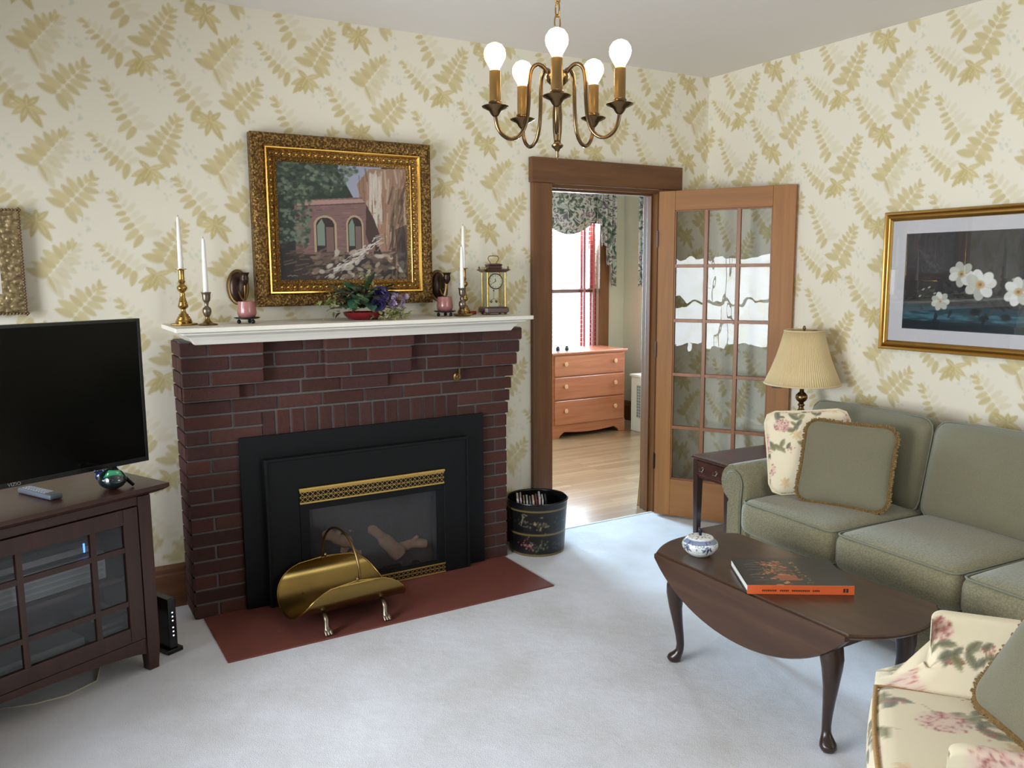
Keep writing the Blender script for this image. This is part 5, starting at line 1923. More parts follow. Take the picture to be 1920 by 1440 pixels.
M['cream_piping'] = plain('cream_piping', S(222, 206, 176), .9)
pillow('throw_pillow', .40, .40, .13, M['vc_floral'], 'cream floral throw pillow leaning in the corner against the sofa arm', (-.62, -1.405, .475), (.80, -.60), 14, 96, None, M['cream_piping'], (1.25, (.1, .2)), radians(3), .03)
pillow('throw_pillow', .40, .385, .12, M['sage_plain'], 'plain sage throw pillow with gold brown fringe on the sofa seat', (-.685, -1.605, .472), (.40, -.92), 20, 40, M['rope'], None, None, radians(-1), .05)

# ------------------------------------------------------------------ end table, lamp, books
et = thing('end_table', 'dark mahogany end table with drawer and low shelf beside the sofa arm', 'end table', (-.44, -.880, 0), radians(-3))
EX, EY, EZ = .32, .148, .552
m = MB(); m.box(-EX, EX, -EY, EY, EZ-.016, EZ)
tp = mk('top', m, M['mahog'], et, bevel=.004, seg=3)
ln_ = MB()
for q in (.018, .022):
    ln_.frame([(q, 0), (q, .0), (q+.0015, 0)], 0, 1, 0, 1)
m = MB().box(-EX+.03, EX-.03, -EY+.03, EY-.03, EZ, EZ+.0006)
mk('inlaid_leather', m, plain('oxblood_leather', S(84, 56, 54), .4, var=.2, vscale=12), tp)
m = MB()
m.box(-EX+.02, EX-.02, -EY+.016, -EY+.03, EZ-.11, EZ-.016); m.box(-EX+.02, EX-.02, EY-.03, EY-.016, EZ-.11, EZ-.016); m.box(EX-.034, EX-.02, -EY+.02, EY-.02, EZ-.11, EZ-.016)
m.box(-EX+.016, -EX+.03, -EY+.016, EY-.016, EZ-.118, EZ-.016)
mk('apron', m, M['mahog'], et)
m = MB().box(-EX+.010, -EX+.016, -EY+.045, EY-.045, EZ-.103, EZ-.026)
dr = mk('drawer', m, M['mahog'], et, bevel=.002)
for yy in (-.045, .06):
    pl = MB().lathe([(.004, 0), (.010, .002), (.004, .004), (.004, .012)], 12)
    pl.xf(Matrix.Translation((-EX+.010, yy, EZ-.062)) @ Matrix.Rotation(radians(-90), 4, 'Y'))
    pl.tube([(-EX-.002, yy-.016, EZ-.060), (-EX-.006, yy-.012, EZ-.074), (-EX-.006, yy+.012, EZ-.074), (-EX-.002, yy+.016, EZ-.060)], .002, 8)
    mk('bail_pull', pl, M['pewter'], dr, smooth=50)
for sx in (-1, 1):
    for sy in (-1, 1):
        m = MB(); x, y = sx*(EX-.028), sy*(EY-.028)
        m.loft([[(x-.012, y-.012, 0), (x+.012, y-.012, 0), (x+.012, y+.012, 0), (x-.012, y+.012, 0)], [(x-.019, y-.019, EZ-.118), (x+.019, y-.019, EZ-.118), (x+.019, y+.019, EZ-.118), (x-.019, y+.019, EZ-.118)], [(x-.019, y-.019, EZ-.016), (x+.019, y-.019, EZ-.016), (x+.019, y+.019, EZ-.016), (x-.019, y+.019, EZ-.016)]])
        mk('leg', m, M['mahog_z'], et, bevel=.0015)
m = MB().box(-EX+.025, EX-.025, -EY+.025, EY-.025, .125, .143)
mk('shelf', m, M['mahog'], et, bevel=.002)
for k, (z, c, lab, w) in enumerate(((.1435, (188, 206, 226), 'pale blue book at the bottom of the pile on the end table shelf', .17), (.1665, (96, 104, 120), 'dark grey blue book on top of the pile on the end table shelf', .15))):
    b = thing('shelf_book', lab, 'book', (-.60, -.955, z), radians(4-6*k), 'books on the end table shelf')
    mk('cover', MB().box(-.07, .10, -.055, .055, 0, .002).box(-.07, .10, -.055, .055, .019, .021).box(-.07, -.067, -.055, .055, .002, .019), plain('book_cover_blue', S(*c), .5), b)
    mk('pages', MB().box(-.066, .097, -.052, .052, .002, .019), plain('book_pages', S(226, 224, 218), .8), b)

lx_, ly_ = -.203, -.970
tl = thing('table_lamp', 'brass table lamp with a cream pleated empire shade on the end table', 'lamp', (lx_, ly_, EZ+.001))
prof = [(.062, 0), (.066, .006), (.062, .014), (.052, .022), (.030, .034), (.022, .046), (.024, .056), (.036, .070), (.044, .088), (.045, .108), (.040, .128), (.047, .136), (.047, .142), (.040, .150), (.034, .166), (.030, .184), (.035, .196), (.036, .204), (.028, .214),
        (.020, .224), (.014, .236), (.012, .246), (.018, .252), (.018, .258), (.012, .264), (.014, .270), (.026, .280), (.032, .294), (.030, .308), (.020, .320), (.012, .326), (.010, .36), (.016, .365), (.016, .40), (0, .40)]
mk('turned_base', MB().lathe(prof, 32), M['brass_dull'], tl, smooth=50)
sk = MB().tube([(-.03, -.02, .118), (-.062, -.042, .116), (-.075, -.05, .117)], [.003, .004, .006], 8)
mk('switch_key', sk, M['brass_dull'], tl, smooth=60)
SZ0, SZ1, SR0, SR1 = .372, .655, .195, .100
def pleat(u, v):
    a = 2*pi*u
    rr = SR0+(SR1-SR0)*v-.010*sin(pi*v)
    ph = 96*a
    rr += .0022*sin(ph)*(1-.25*v)
    return (rr*cos(a), rr*sin(a), SZ0+(SZ1-SZ0)*v)
m = MB().grid(pleat, 768, 5, wrap_u=True)
sh = mk('lamp_shade', m, M['shade'], tl, smooth=180, solid=.0015)
for (rr, z) in ((SR0, SZ0), (SR1, SZ1)):
    ring = MB().tube([((rr+.001)*cos(2*pi*k/64), (rr+.001)*sin(2*pi*k/64), z) for k in range(64)], .0045, 8, True)
    mk('shade_trim', ring, M['shade'], sh, smooth=180)
hp = MB()
for s_ in (-1, 1):
    hp.tube([(s_*.012, 0, .385), (s_*.055, 0, .44), (s_*.058, 0, .52), (s_*.03, 0, .62), (0, 0, .648)], .002, 6)
for k in range(3):
    a = 2*pi*k/3
    hp.tube([(0, 0, .648), (SR1*cos(a), SR1*sin(a), .652)], .0018, 6)
mk('harp', hp, M['brass_dull'], tl)
mk('finial', MB().lathe([(.003, .646), (.007, .652), (.004, .658), (.009, .666), (.007, .676), (.002, .682)], 14), M['brass_dull'], tl, smooth=60)
lb = MB().lathe([(.012, .40), (.016, .42), (.030, .46), (.028, .485), (.012, .502), (0, .505)], 20)
mk('bulb', lb, plain('unlit_bulb', S(240, 238, 232), .3), tl, smooth=60)

# ------------------------------------------------------------------ drop leaf coffee table
TX, TY, TZ = -1.475, -1.985, .43
ct = thing('coffee_table', 'dark walnut drop leaf coffee table with cabriole legs in front of the sofa', 'coffee table', (TX, TY, 0))
ea, eb, hx_ = .405, .530, .222
N = 28
top_pts = []
xs_ = [hx_-2*hx_*k/N for k in range(N+1)]
for x in xs_:
    top_pts.append((x, eb*sqrt(1-(x/ea)**2)))
for x in reversed(xs_):
    top_pts.append((x, -eb*sqrt(1-(x/ea)**2)))
m = MB()
def offs(pts, f, dz):
    return [(x*f, y*f, dz) for x, y in pts]
m.loft([offs(top_pts, .985, TZ-.019), offs(top_pts, 1.0, TZ-.012), offs(top_pts, 1.0, TZ-.005), offs(top_pts, .992, TZ)])
mk('fixed_top', m, M['table'], ct, smooth=35)
for sgn in (-1, 1):
    D = ea-hx_
    pts = []
    n = 26
    ys0 = eb*sqrt(1-(hx_/ea)**2)
    for k in range(n+1):
        a = -1+2*k/n
        y = ys0*a
        # solve oval for depth, keep the deep round belly of the leaf
        xq = ea*sqrt(max(0, 1-(y/eb)**2))-hx_
        pts.append((y, TZ-.022-max(.0, xq)))
    m = MB()
    xo = sgn*(hx_+.004)
    poly = [(-ys0, TZ-.006)]+pts+[(ys0, TZ-.006)]
    m.loft([[(xo-sgn*.009, y, z) for y, z in poly], [(xo+sgn*.002, y*.998, z) for y, z in poly], [(xo+sgn*.009, y*.99, TZ-.006+(z-TZ+.006)*.975) for y, z in poly]])
    mk('drop_leaf', m, M['table'], ct, smooth=35)
m = MB()
m.box(-.185, -.165, -.34, .34, TZ-.105, TZ-.019); m.box(.165, .185, -.34, .34, TZ-.105, TZ-.019)
m.box(-.185, .185, -.355, -.335, TZ-.10, TZ-.019); m.box(-.185, .185, .335, .355, TZ-.10, TZ-.019)
mk('apron', m, M['table'], ct)
for sx in (-1, 1):
    for sy in (-1, 1):
        d = Vector((sx*.55, sy*.84, 0)).normalized()
        b = Vector((sx*.170, sy*.335, 0))
        path = [(0, TZ-.02, .030), (.012, TZ-.07, .036), (.026, TZ-.115, .036), (.032, TZ-.15, .031), (.030, .22, .0235), (.022, .16, .0190), (.014, .11, .0160), (.010, .075, .0145), (.012, .052, .015), (.020, .038, .020), (.030, .026, .026), (.034, .014, .027), (.033, .004, .022), (.033, 0, .018)]
        secs = []
        for off, z, rr in path:
            c = b+d*off
            sec = []
            for q in range(16):
                a = 2*pi*q/16
                v = Vector((cos(a), sin(a), 0))
                k = 1+.18*max(0, v.dot(d))*(1 if z > .2 else .3)
                sec.append((c.x+v.x*rr*k, c.y+v.y*rr*k, z))
            secs.append(sec)
        mk('cabriole_leg', MB().loft(secs), M['table_leg'], ct, smooth=60)

bk_ = thing('coffee_table_book', 'large art book with orange spine and dark cover lying on the coffee table', 'book', (-1.492, -2.022, TZ+.001), radians(-33.2))
BW, BD, BT = .358, .276, .030
cvb = Canvas(BW, BD, .0018, S(44, 42, 42))
r = random.Random(9)
for k in range(130):
    x, y = .135+r.gauss(0, .030), .14+r.gauss(0, .06)
    cvb.disc(x, y, r.uniform(.006, .018), r.uniform(.003, .010), S(*r.choice([(160, 104, 66), (190, 136, 92), (130, 70, 46), (96, 60, 44), (176, 90, 56), (60, 48, 40)])), .7, .4, r.uniform(0, 3))
cvb.poly([(.125, .05), (.19, .05), (.19, .10), (.125, .10)], S(150, 76, 50), .9)
cvb.poly([(.125, .11), (.185, .11), (.185, .17), (.125, .17)], S(52, 48, 42), .6)
for k in range(60):
    t = r.random()
    cvb.disc(.205+r.gauss(0, .008)+.02*(1-t), .02+.22*t, r.uniform(.002, .005), r.uniform(.001, .003), S(*r.choice([(180, 130, 90), (210, 180, 140), (140, 90, 60)])), .8, .5)
for k, yy in enumerate((.05, .10, .15, .20)):     # large faded title strokes running up the cover
    cvb.line([(.035, yy), (.085, yy+.004)], .003, S(98, 92, 84), .8)
    cvb.line([(.035, yy), (.085, yy+.03)] if k % 2 else [(.035, yy+.03), (.085, yy+.03)], .003, S(98, 92, 84), .8)
    cvb.line([(.095, yy), (.095, yy+.025)], .002, S(110, 104, 96), .6)
canvas = cvb
A, B_ = np.meshgrid(np.linspace(0, BW, cvb.nx), np.linspace(0, BD, cvb.ny))
P = np.zeros(A.shape+(3,)); P[..., 0] = A-BW/2; P[..., 1] = B_-BD/2; P[..., 2] = BT+.0004
m = MB().box(-BW/2, BW/2, -BD/2, BD/2, 0, .003).box(-BW/2, BW/2, -BD/2, BD/2, BT-.003, BT)
cvr = mk('cover', m, plain('book_boards', S(40, 38, 38), .35), bk_)
grid_mesh('cover_picture', P, cvb.a, M['vc_print'], cvr)
sp = MB().box(-BW/2-.0004, BW/2+.0004, -BD/2-.0014, -BD/2+.003, 0, BT+.0006)
spn = mk('spine', sp, plain('orange_spine', S(206, 92, 46), .4), bk_)
sm_ = MB()
for (a, b) in ((-.13, -.085), (-.07, -.04), (-.03, .03), (.04, .06)):
    x = a
    while x < b:
        sm_.box(x, x+.004, -BD/2-.0019, -BD/2-.0013, .010, .016)
        x += .0062
sm_.box(.142, .149, -BD/2-.0019, -BD/2-.0013, .008, .022); sm_.box(.152, .159, -BD/2-.0019, -BD/2-.0013, .008, .022)
mk('spine_print', sm_, plain('dark_print', S(60, 34, 26), .5), spn)
mk('pages', MB().box(-BW/2+.004, BW/2-.004, -BD/2+.004, BD/2-.004, .003, BT-.003), plain('page_block', S(226, 222, 214), .8), bk_)

# blue and white lidded bowl
sb = thing('sugar_bowl', 'small blue and white lidded china bowl on the end of the coffee table', 'bowl', (-1.577, -1.660, TZ+.001))
gcv = Canvas(.44, .09, .0011, S(226, 230, 228))
NAVY, DELFT = S(38, 46, 84), S(74, 90, 140)
gcv.poly([(0, .058), (.44, .058), (.44, .074), (0, .074)], S(110, 122, 156), .9)
r = random.Random(14)
for k in range(5):
    cx = .044+.088*k
    for q in range(26):
        gcv.disc(cx+r.gauss(0, .010), .050+r.gauss(0, .008), r.uniform(.002, .006), r.uniform(.002, .004), r.choice([NAVY, DELFT]), .85, .3, r.uniform(0, 3))
    gcv.lobe(cx, .05, radians(-90), .030, .006, NAVY, .9); gcv.line([(cx, .05), (cx+.002, .012)], .0012, NAVY, .8)
    for dx in (-.016, .018):
        gcv.lobe(cx+dx*.4, .042, atan2(-.014, dx), .02, .005, NAVY, .9)
    x2 = cx+.044
    for q in (-.010, .010):
        for a in range(0, 360, 20):
            gcv.disc(x2+q+.007*cos(radians(a)), .054+.005*sin(radians(a)), .0014, .0014, NAVY, .8)
    gcv.lobe(x2, .046, radians(-90), .012, .0035, NAVY, .8)
prof = [(.034, 0), (.040, .003), (.056, .016), (.066, .032), (.0685, .044), (.064, .056), (.055, .064), (.050, .067), (.050, .072)]
ss = np.linspace(0, 1, 60)
pr = np.array(prof); tt = np.linspace(0, 1, len(prof))
rr_ = np.interp(ss, tt, pr[:, 0]); zz2 = np.interp(ss, tt, pr[:, 1])
NA = 240
A, I = np.meshgrid(np.linspace(0, 2*pi, NA+1), np.arange(60))
R2 = rr_[I]*(1+.018*np.abs(np.sin(A*8))*np.sin(np.pi*ss[I]))
P = np.zeros(A.shape+(3,)); P[..., 0] = R2*np.cos(A); P[..., 1] = R2*np.sin(A); P[..., 2] = zz2[I]
o = grid_mesh('body', P, gcv.sample(A/(2*pi)*.44, zz2[I]*1.05), M['vc_glaze'], sb)
o.data.polygons.foreach_set('use_smooth', [True]*len(o.data.polygons))
lcv = Canvas(.12, .12, .0012, S(232, 232, 226))
for k in range(70):
    a, q = r.uniform(0, 6.28), r.uniform(.016, .046)
    lcv.disc(.06+q*cos(a), .06+q*sin(a), r.uniform(.002, .006), r.uniform(.0015, .004), S(*r.choice([(70, 66, 84), (110, 96, 90), (60, 70, 110)])), .75, .4, a)
rl_ = np.linspace(0, .052, 30); A, RR = np.meshgrid(np.linspace(0, 2*pi, 121), rl_)
zl = .078-.006*(RR/.052)**2+np.where(RR > .049, -.004, 0)
P = np.zeros(A.shape+(3,)); P[..., 0] = RR*np.cos(A); P[..., 1] = RR*np.sin(A); P[..., 2] = zl
ld = grid_mesh('lid', P, lcv.sample(.06+P[..., 0], .06+P[..., 1]), M['vc_glaze'], sb)
ld.data.polygons.foreach_set('use_smooth', [True]*len(ld.data.polygons))
kn = MB(); kn.loft([[(.006*cos(2*pi*q/8), .006*sin(2*pi*q/8), .076) for q in range(8)], [(.006*cos(2*pi*q/8), .006*sin(2*pi*q/8), .086) for q in range(8)], [(.010*cos(2*pi*q/8)-.001, .008*sin(2*pi*q/8), .094) for q in range(8)], [(.007*cos(2*pi*q/8)-.003, .006*sin(2*pi*q/8), .104) for q in range(8)], [(.002*cos(2*pi*q/8)-.004, .002*sin(2*pi*q/8), .109) for q in range(8)]])
mk('knob', kn, plain('cobalt_knob', S(22, 24, 48), .25), ld, smooth=60)

# ------------------------------------------------------------------ floral armchair
AO, AA = (-1.93, -2.69), radians(127)
ac = thing('armchair', 'cream armchair with rose and leaf print in the near right corner', 'armchair', (AO[0], AO[1], 0), AA)
SWD = .47


def chair_arm(y_in, s, front_off, flare):
    """flared upholstered arm; y_in = inner face at seat level, s = outward direction"""
    NB, NT = 26, 90
    zb = [.40+.205*k/16 for k in range(17)]
    prof = []
    for k, z in enumerate(zb):
        t = k/16
        prof.append((y_in+s*(flare*t**1.6), z))
    for a in range(20, 181, 20):
        prof.append((y_in+s*(flare+.020*(1-cos(radians(a)))), .605+.012*sin(radians(a))))
    zo = [.60-.52*k/14 for k in range(1, 15)]
    for k, z in enumerate(zo):
        prof.append((y_in+s*(flare+.04-.02*min(1, k/5)), z))
    prof.append((y_in, .08)); prof.append((y_in, .24))
    # even out the outline to about 5 mm steps and keep the running length for the print
    fine, run, L = [], [], 0.0
    for (p0, p1) in zip(prof, prof[1:]+prof[:1]):
        d = math.hypot(p1[0]-p0[0], p1[1]-p0[1])
        k_ = max(1, int(d/.005))
        for q in range(k_):
            fine.append((p0[0]+(p1[0]-p0[0])*q/k_, p0[1]+(p1[1]-p0[1])*q/k_)); run.append(L+d*q/k_)
        L += d
    prof = fine
    m = MB()
    secs = []
    NT = 150
    FC = (.03, .2, .4, .6, .8, .95)
    for sc_f in FC:          # front face, ring by ring
        sec = []
        for (y, z) in prof:
            tz = min(1, max(0, (z-.425)/.115))
            xf_ = front_off-.128*(1-(1-tz)**2.2)
            yc = y_in+s*.085
            sec.append((xf_+.004*(1-sc_f), yc+(y-yc)*(1-.030/.085)*sc_f, z-(.015 if z > .5 else 0)))
        secs.append(sec)
    for i in range(NT+1):
        t = i/NT
        sec = []
        for (y, z) in prof:
            tz = min(1, max(0, (z-.425)/.115))
            xf_ = front_off-.128*(1-(1-tz)**2.2)
            yc = y_in+s*.085
            if i < 9:          # rounded front
                ph = pi/2*i/8
                x = xf_-.035*(1-cos(ph))
                inset = .030*(1-sin(ph))
            else:
                t2 = (i-8)/(NT-8)
                x = (xf_-.035)+(-.74-(xf_-.035))*t2
                inset = 0
            sec.append((x, yc+(y-yc)*(1-inset/.085), z-(inset*.5 if z > .5 else 0)))
        secs.append(sec)
    m.loft(secs)
    o = mk('arm', m, M['vc_floral'], ac, smooth=180)
    xs_a = np.array([p[0] for p in m.v]); ru = np.tile(np.array(run), NT+1+len(FC))
    nf = len(FC)*len(run)
    xs_a[:nf] = xs_a[len(FC)*len(run):(len(FC)+1)*len(run)].repeat(1).reshape(1, -1).repeat(len(FC), 0).ravel()+np.repeat(.085*(1-np.array(FC)), len(run))
    c_ = fl.sample(-xs_a*1.0+(.30 if s < 0 else .16), ru+(.33 if s < 0 else .10))
    ar = np.ones((len(m.v), 4), np.float32); ar[:, :3] = c_
    o.data.color_attributes['Col'].data.foreach_set('color', ar.ravel())
    return o


chair_arm(0.0, -1, -.002, .135)
chair_arm(SWD, 1, .02, .045)
m = MB(); rbox(m, -.315, SWD/2, .375, .64, SWD+.03, .155, .035, 90, (.020, .0, .020), exp=.6)
sc_ = mk('seat_cushion', m, M['vc_floral'], ac, smooth=60)
floral_paint(sc_, 1.0, (.30, .05))
pts = []
for k in range(13):
    t = k/12
    pts.append((.003+.008*sin(pi*t), .0+SWD*t, .4455))
pts2 = [(-.6, -.013, .438), (-.3, -.014, .440), (-.04, -.012, .443), (-.008, -.006, .444)]+pts+[(-.008, SWD+.006, .444), (-.3, SWD+.014, .44), (-.6, SWD+.013, .438)]
M['tan_piping'] = plain('tan_welt', S(176, 140, 92), .9, var=.3, vscale=120)
mk('welt', MB().tube(pts2, .0055, 8), M['tan_piping'], sc_, smooth=180)
m = MB(); rbox(m, -.33, SWD/2, .185, .62, SWD+.01, .23, .03, 60, (.012, 0, 0))
o = mk('seat_base', m, M['vc_floral'], ac, smooth=60); floral_paint(o, 1.0, (.5, .35))
R_ = Matrix.Translation((-.70, SWD/2, .62)) @ Matrix.Rotation(radians(-10), 4, 'Y')
m = MB(); rbox(m, 0, 0, 0, .20, SWD+.20, .70, .07, 50, (.03, 0, .01), M=R_)
o = mk('back', m, M['vc_floral'], ac, smooth=60); floral_paint(o, 1.0, (.2, .1))
for (x, y) in ((-.06, .03), (-.06, SWD-.03), (-.66, .02), (-.66, SWD-.02)):
    mk('foot', MB().lathe([(.016, 0), (.022, .05), (.026, .085)], 12, (x, y, 0)), M['mahog_z'], ac, smooth=60)
cA, sA = cos(AA), sin(AA)
e_w = (-.40, .92)
bx_, by_ = -.203+e_w[0]*.19, .034+e_w[1]*.19
ew = (e_w[0]*cA-e_w[1]*sA, e_w[0]*sA+e_w[1]*cA)
pb = (AO[0]+bx_*cA-by_*sA, AO[1]+bx_*sA+by_*cA, .472)
pillow('throw_pillow', .38, .38, .12, M['sage_plain'], 'plain sage throw pillow with fringe leaning back in the floral armchair', pb, ew, 33, 40, M['rope'])

# ------------------------------------------------------------------ picture on the right wall
rp = thing('framed_flower_print', 'wide gilt framed print of white blossoms on a dark ground above the sofa', 'framed picture')
ry0, ry1, rz0, rz1 = -1.285, -2.30, 1.128, 1.809     # left end and right end along the wall
fm_ = MB()
prof = [(0, -.002), (0, -.020), (.006, -.026), (.012, -.024), (.016, -.018), (.024, -.026), (.030, -.027), (.036, -.022), (.042, -.016), (.046, -.012), (.046, -.002)]
secs = []
for (sy, sz) in ((0, 0), (1, 0), (1, 1), (0, 1)):
    secs.append([(y, (ry1+i if sy else ry0-i), (rz1-i if sz else rz0+i)) for i, y in prof])
fm_.loft(secs, close_v=True, caps=False)
mk('gilt_frame', fm_, plain('aged_gilt', S(176, 136, 74), .3, 1.0, var=.15, vscale=30), rp, smooth=50)
mk('mat_board', MB().box(-.011, -.007, ry1+.044, ry0-.044, rz0+.044, rz1-.044), plain('marbled_mat', S(224, 220, 222), .7, var=.035, vscale=22), rp)
pw, ph = (ry0-ry1)-2*.125, .455
mg = Canvas(pw, ph, .0025, S(52, 50, 52))
r = random.Random(30)
for k in range(60):
    mg.disc(r.uniform(0, pw), r.uniform(.16, ph), r.uniform(.05, .12), r.uniform(.04, .10), S(*r.choice([(66, 64, 66), (44, 43, 46), (74, 72, 72), (38, 38, 42)])), .25, .9)
mg.poly([(0, .12), (pw, .10), (pw, 0), (0, 0)], S(40, 70, 80))
for k in range(120):
    x = r.uniform(0, pw); y = .062+r.gauss(0, .012)
    mg.disc(x, y, r.uniform(.02, .05), .006, S(*r.choice([(74, 120, 136), (64, 104, 118), (88, 134, 150), (56, 92, 100)])), .5, .6)
mg.poly([(0, .042), (pw, .030), (pw, 0), (0, 0)], S(20, 28, 36), .85)
for k in range(50):
    mg.disc(r.uniform(0, pw), .036+r.gauss(0, .006), .02, .006, S(26, 44, 52), .5, .7)
for k in range(60):
    x = .20+r.gauss(.12, .14); y = .135+r.gauss(0, .03)
    mg.lobe(x, y, r.uniform(0, 6.28), r.uniform(.02, .05), .010, S(*r.choice([(30, 34, 32), (44, 50, 44), (24, 26, 28), (70, 74, 66)])), .8)
for (a, b) in (((.10, .155), (.34, .18)), ((.06, .14), (.30, .15)), ((.10, .20), (.20, .16))):
    mg.line([a, b], .002, S(96, 92, 84), .7)
for (x, y) in ((.085, .158), (.16, .172), (.13, .200), (.10, .19), (.52, .24), (.54, .21)):
    mg.disc(x, y, .010, .005, S(196, 196, 186), .8, .5, .5)
for (x, y) in ((.40, .06), (.50, .07), (.36, .09)):
    mg.disc(x, y, .03, .02, S(24, 26, 30), .85, .4)
def blossom(cx, cy, R_, seed, heart):
    q = random.Random(seed)
    for k in range(7):
        a = 2*pi*k/7+q.uniform(-.15, .15)
        mg.disc(cx+R_*.58*cos(a), cy+R_*.55*sin(a), R_*.48, R_*.36, S(*q.choice([(234, 232, 222), (214, 212, 198), (244, 242, 236), (196, 196, 184)])), 1, .12, a)
        mg.line([(cx, cy), (cx+R_*.8*cos(a+.45), cy+R_*.75*sin(a+.45))], .0014, S(170, 168, 156), .6)
    mg.disc(cx, cy, R_*.36, R_*.33, S(*heart), .9, .4)
    mg.disc(cx, cy, R_*.13, R_*.12, S(140, 110, 70), .9, .4)
blossom(.285, .262, .060, 1, (190, 170, 120)); blossom(.375, .215, .072, 2, (212, 168, 100)); blossom(.19, .135, .045, 3, (200, 184, 140)); blossom(.545, .185, .065, 4, (206, 170, 110))
blossom(.64, .235, .06, 5, (206, 176, 120)); blossom(.70, .14, .05, 6, (206, 176, 120))
canvas_panel('print', mg, ry0-.125, rz0+(rz1-rz0-ph)/2, -.0125, M['vc_print'], rp, 'y')
mk('print_border', MB().box(-.0118, -.0112, ry1+.121, ry0-.121, rz0+(rz1-rz0-ph)/2-.004, rz0+(rz1-rz0+ph)/2+.004), plain('print_line', S(60, 62, 66), .6), rp)
gz = MB().box(-.0150, -.0145, ry1+.042, ry0-.042, rz0+.042, rz1-.042)
mk('glazing', gz, pane('picture_glass', (1, 1, 1), .8), rp)

# ------------------------------------------------------------------ chandelier
HX, HY = -2.423, -1.925
M['ch_brass'] = plain('dark_antique_brass', S(118, 96, 68), .26, 1.0, var=.2, vscale=25)
ch = thing('chandelier', 'five arm brass chandelier with lit round bulbs hanging from the ceiling', 'chandelier', (HX, HY, 0))
body = [(.001, 1.848), (.005, 1.856), (.004, 1.866), (.008, 1.874), (.016, 1.881), (.017, 1.886), (.010, 1.892), (.010, 1.90), (.013, 1.925), (.014, 1.97), (.011, 2.01), (.009, 2.03), (.016, 2.038), (.012, 2.046), (.020, 2.052), (.030, 2.062), (.034, 2.074), (.030, 2.086), (.016, 2.094), (.010, 2.104), (.010, 2.12), (.015, 2.128), (.008, 2.136), (.004, 2.142), (0, 2.142)]
mk('column', MB().lathe(body, 24), M['ch_brass'], ch, smooth=50)
lp_ = MB().tube([(.016*cos(2*pi*k/14), 0, 2.156+.016*sin(2*pi*k/14)) for k in range(14)], .0028, 8, True)
mk('loop', lp_, M['ch_brass'], ch, smooth=60)
chn = MB()
z = 2.165
k = 0
while z < H-.05:
    pts = []
    for q in range(14):
        a = 2*pi*q/14
        x_, z_ = .0095*cos(a), z+.020+.022*sin(a)
        pts.append((x_, 0, z_) if k % 2 else (0, x_, z_))
    chn.tube(pts, .0022, 6, True)
    z += .036; k += 1
o = mk('chain', chn, M['brass'], ch, smooth=60)
mk('ceiling_canopy', MB().lathe([(.004, H-.055), (.010, H-.05), (.030, H-.035), (.055, H-.012), (.060, H-.004), (.060, H)], 28), M['ch_brass'], ch, smooth=50)
RA = .182
for k in range(5):
    a = radians(-124.3+72*k)
    ca, sa = cos(a), sin(a)
    path = [(.020, 2.074), (.034, 2.092), (.050, 2.104), (.066, 2.102), (.078, 2.086), (.083, 2.05), (.085, 2.00), (.090, 1.955), (.102, 1.922), (.122, 1.903), (.145, 1.900), (.166, 1.914), (.178, 1.938), (RA, 1.962)]
    # smooth the path
    P_ = []
    for i in range(len(path)-1):
        for q in range(3):
            t = q/3
            p0 = path[max(0, i-1)]; p1 = path[i]; p2 = path[i+1]; p3 = path[min(len(path)-1, i+2)]
            P_.append(tuple(.5*((2*p1[d])+(-p0[d]+p2[d])*t+(2*p0[d]-5*p1[d]+4*p2[d]-p3[d])*t*t+(-p0[d]+3*p1[d]-3*p2[d]+p3[d])*t**3) for d in (0, 1)))
    P_.append(path[-1])
    am = mk('arm', MB().tube([(q*ca, q*sa, z_) for q, z_ in P_], .0056, 10), M['ch_brass'], ch, smooth=180)
    c = (RA*ca, RA*sa, 0)
    mk('drip_pan', MB().lathe([(.006, 1.958), (.012, 1.964), (.018, 1.974), (.036, 1.983), (.038, 1.986), (.034, 1.988), (.016, 1.985), (.016, 1.990), (.019, 1.992), (.019, 1.997), (.0165, 2.0), (0, 2.0)], 24, c), M['ch_brass'], am, smooth=50)
    mk('candle_sleeve', MB().lathe([(.0158, 1.998), (.0158, 2.080), (.013, 2.083), (0, 2.083)], 20, c), plain('gold_sleeve', S(120, 92, 48), .38, .4), am, smooth=50)
    mk('bulb', MB().lathe([(.012, 2.080), (.014, 2.088), (.021, 2.100), (.0285, 2.114), (.0305, 2.126), (.0285, 2.138), (.020, 2.150), (.009, 2.1555), (0, 2.1565)], 24, c), M['bulb'], am, smooth=180)

# ------------------------------------------------------------------ bedroom beyond the door
dd_ = thing('dresser', 'maple dresser with three drawers and round wooden knobs under the bedroom window', 'dresser', (.75, 2.29, -.006))
DWX0, DWX1, DHT, DDP = -.40, .44, .80, .42
m = MB().box(DWX0, DWX1, .012, DDP, .10, DHT-.022)
mk('carcass', m, M['maple'], dd_, bevel=.002)
m = MB().box(DWX0-.018, DWX1+.018, -.012, DDP+.005, DHT-.022, DHT)
mk('top', m, M['maple'], dd_, bevel=.006, seg=3)
for (z0, z1) in ((.125, .350), (.362, .568), (.580, .765)):
    d_ = mk('drawer', MB().box(DWX0+.022, DWX1-.022, -.006, .013, z0, z1), M['maple'], dd_, bevel=.006, seg=3)
    for x in (DWX0+.42*.32-.0, DWX1-.135):
        kb = MB().lathe([(.008, 0), (.008, .008), (.019, .014), (.021, .019), (.018, .024), (.012, .022), (.008, .024), (0, .025)], 18)
        kb.xf(Matrix.Translation((x, -.006, (z0+z1)/2+.02)) @ Matrix.Rotation(radians(90), 4, 'X'))
        mk('knob', kb, plain('pale_knob', S(214, 164, 122), .25), d_, smooth=50)
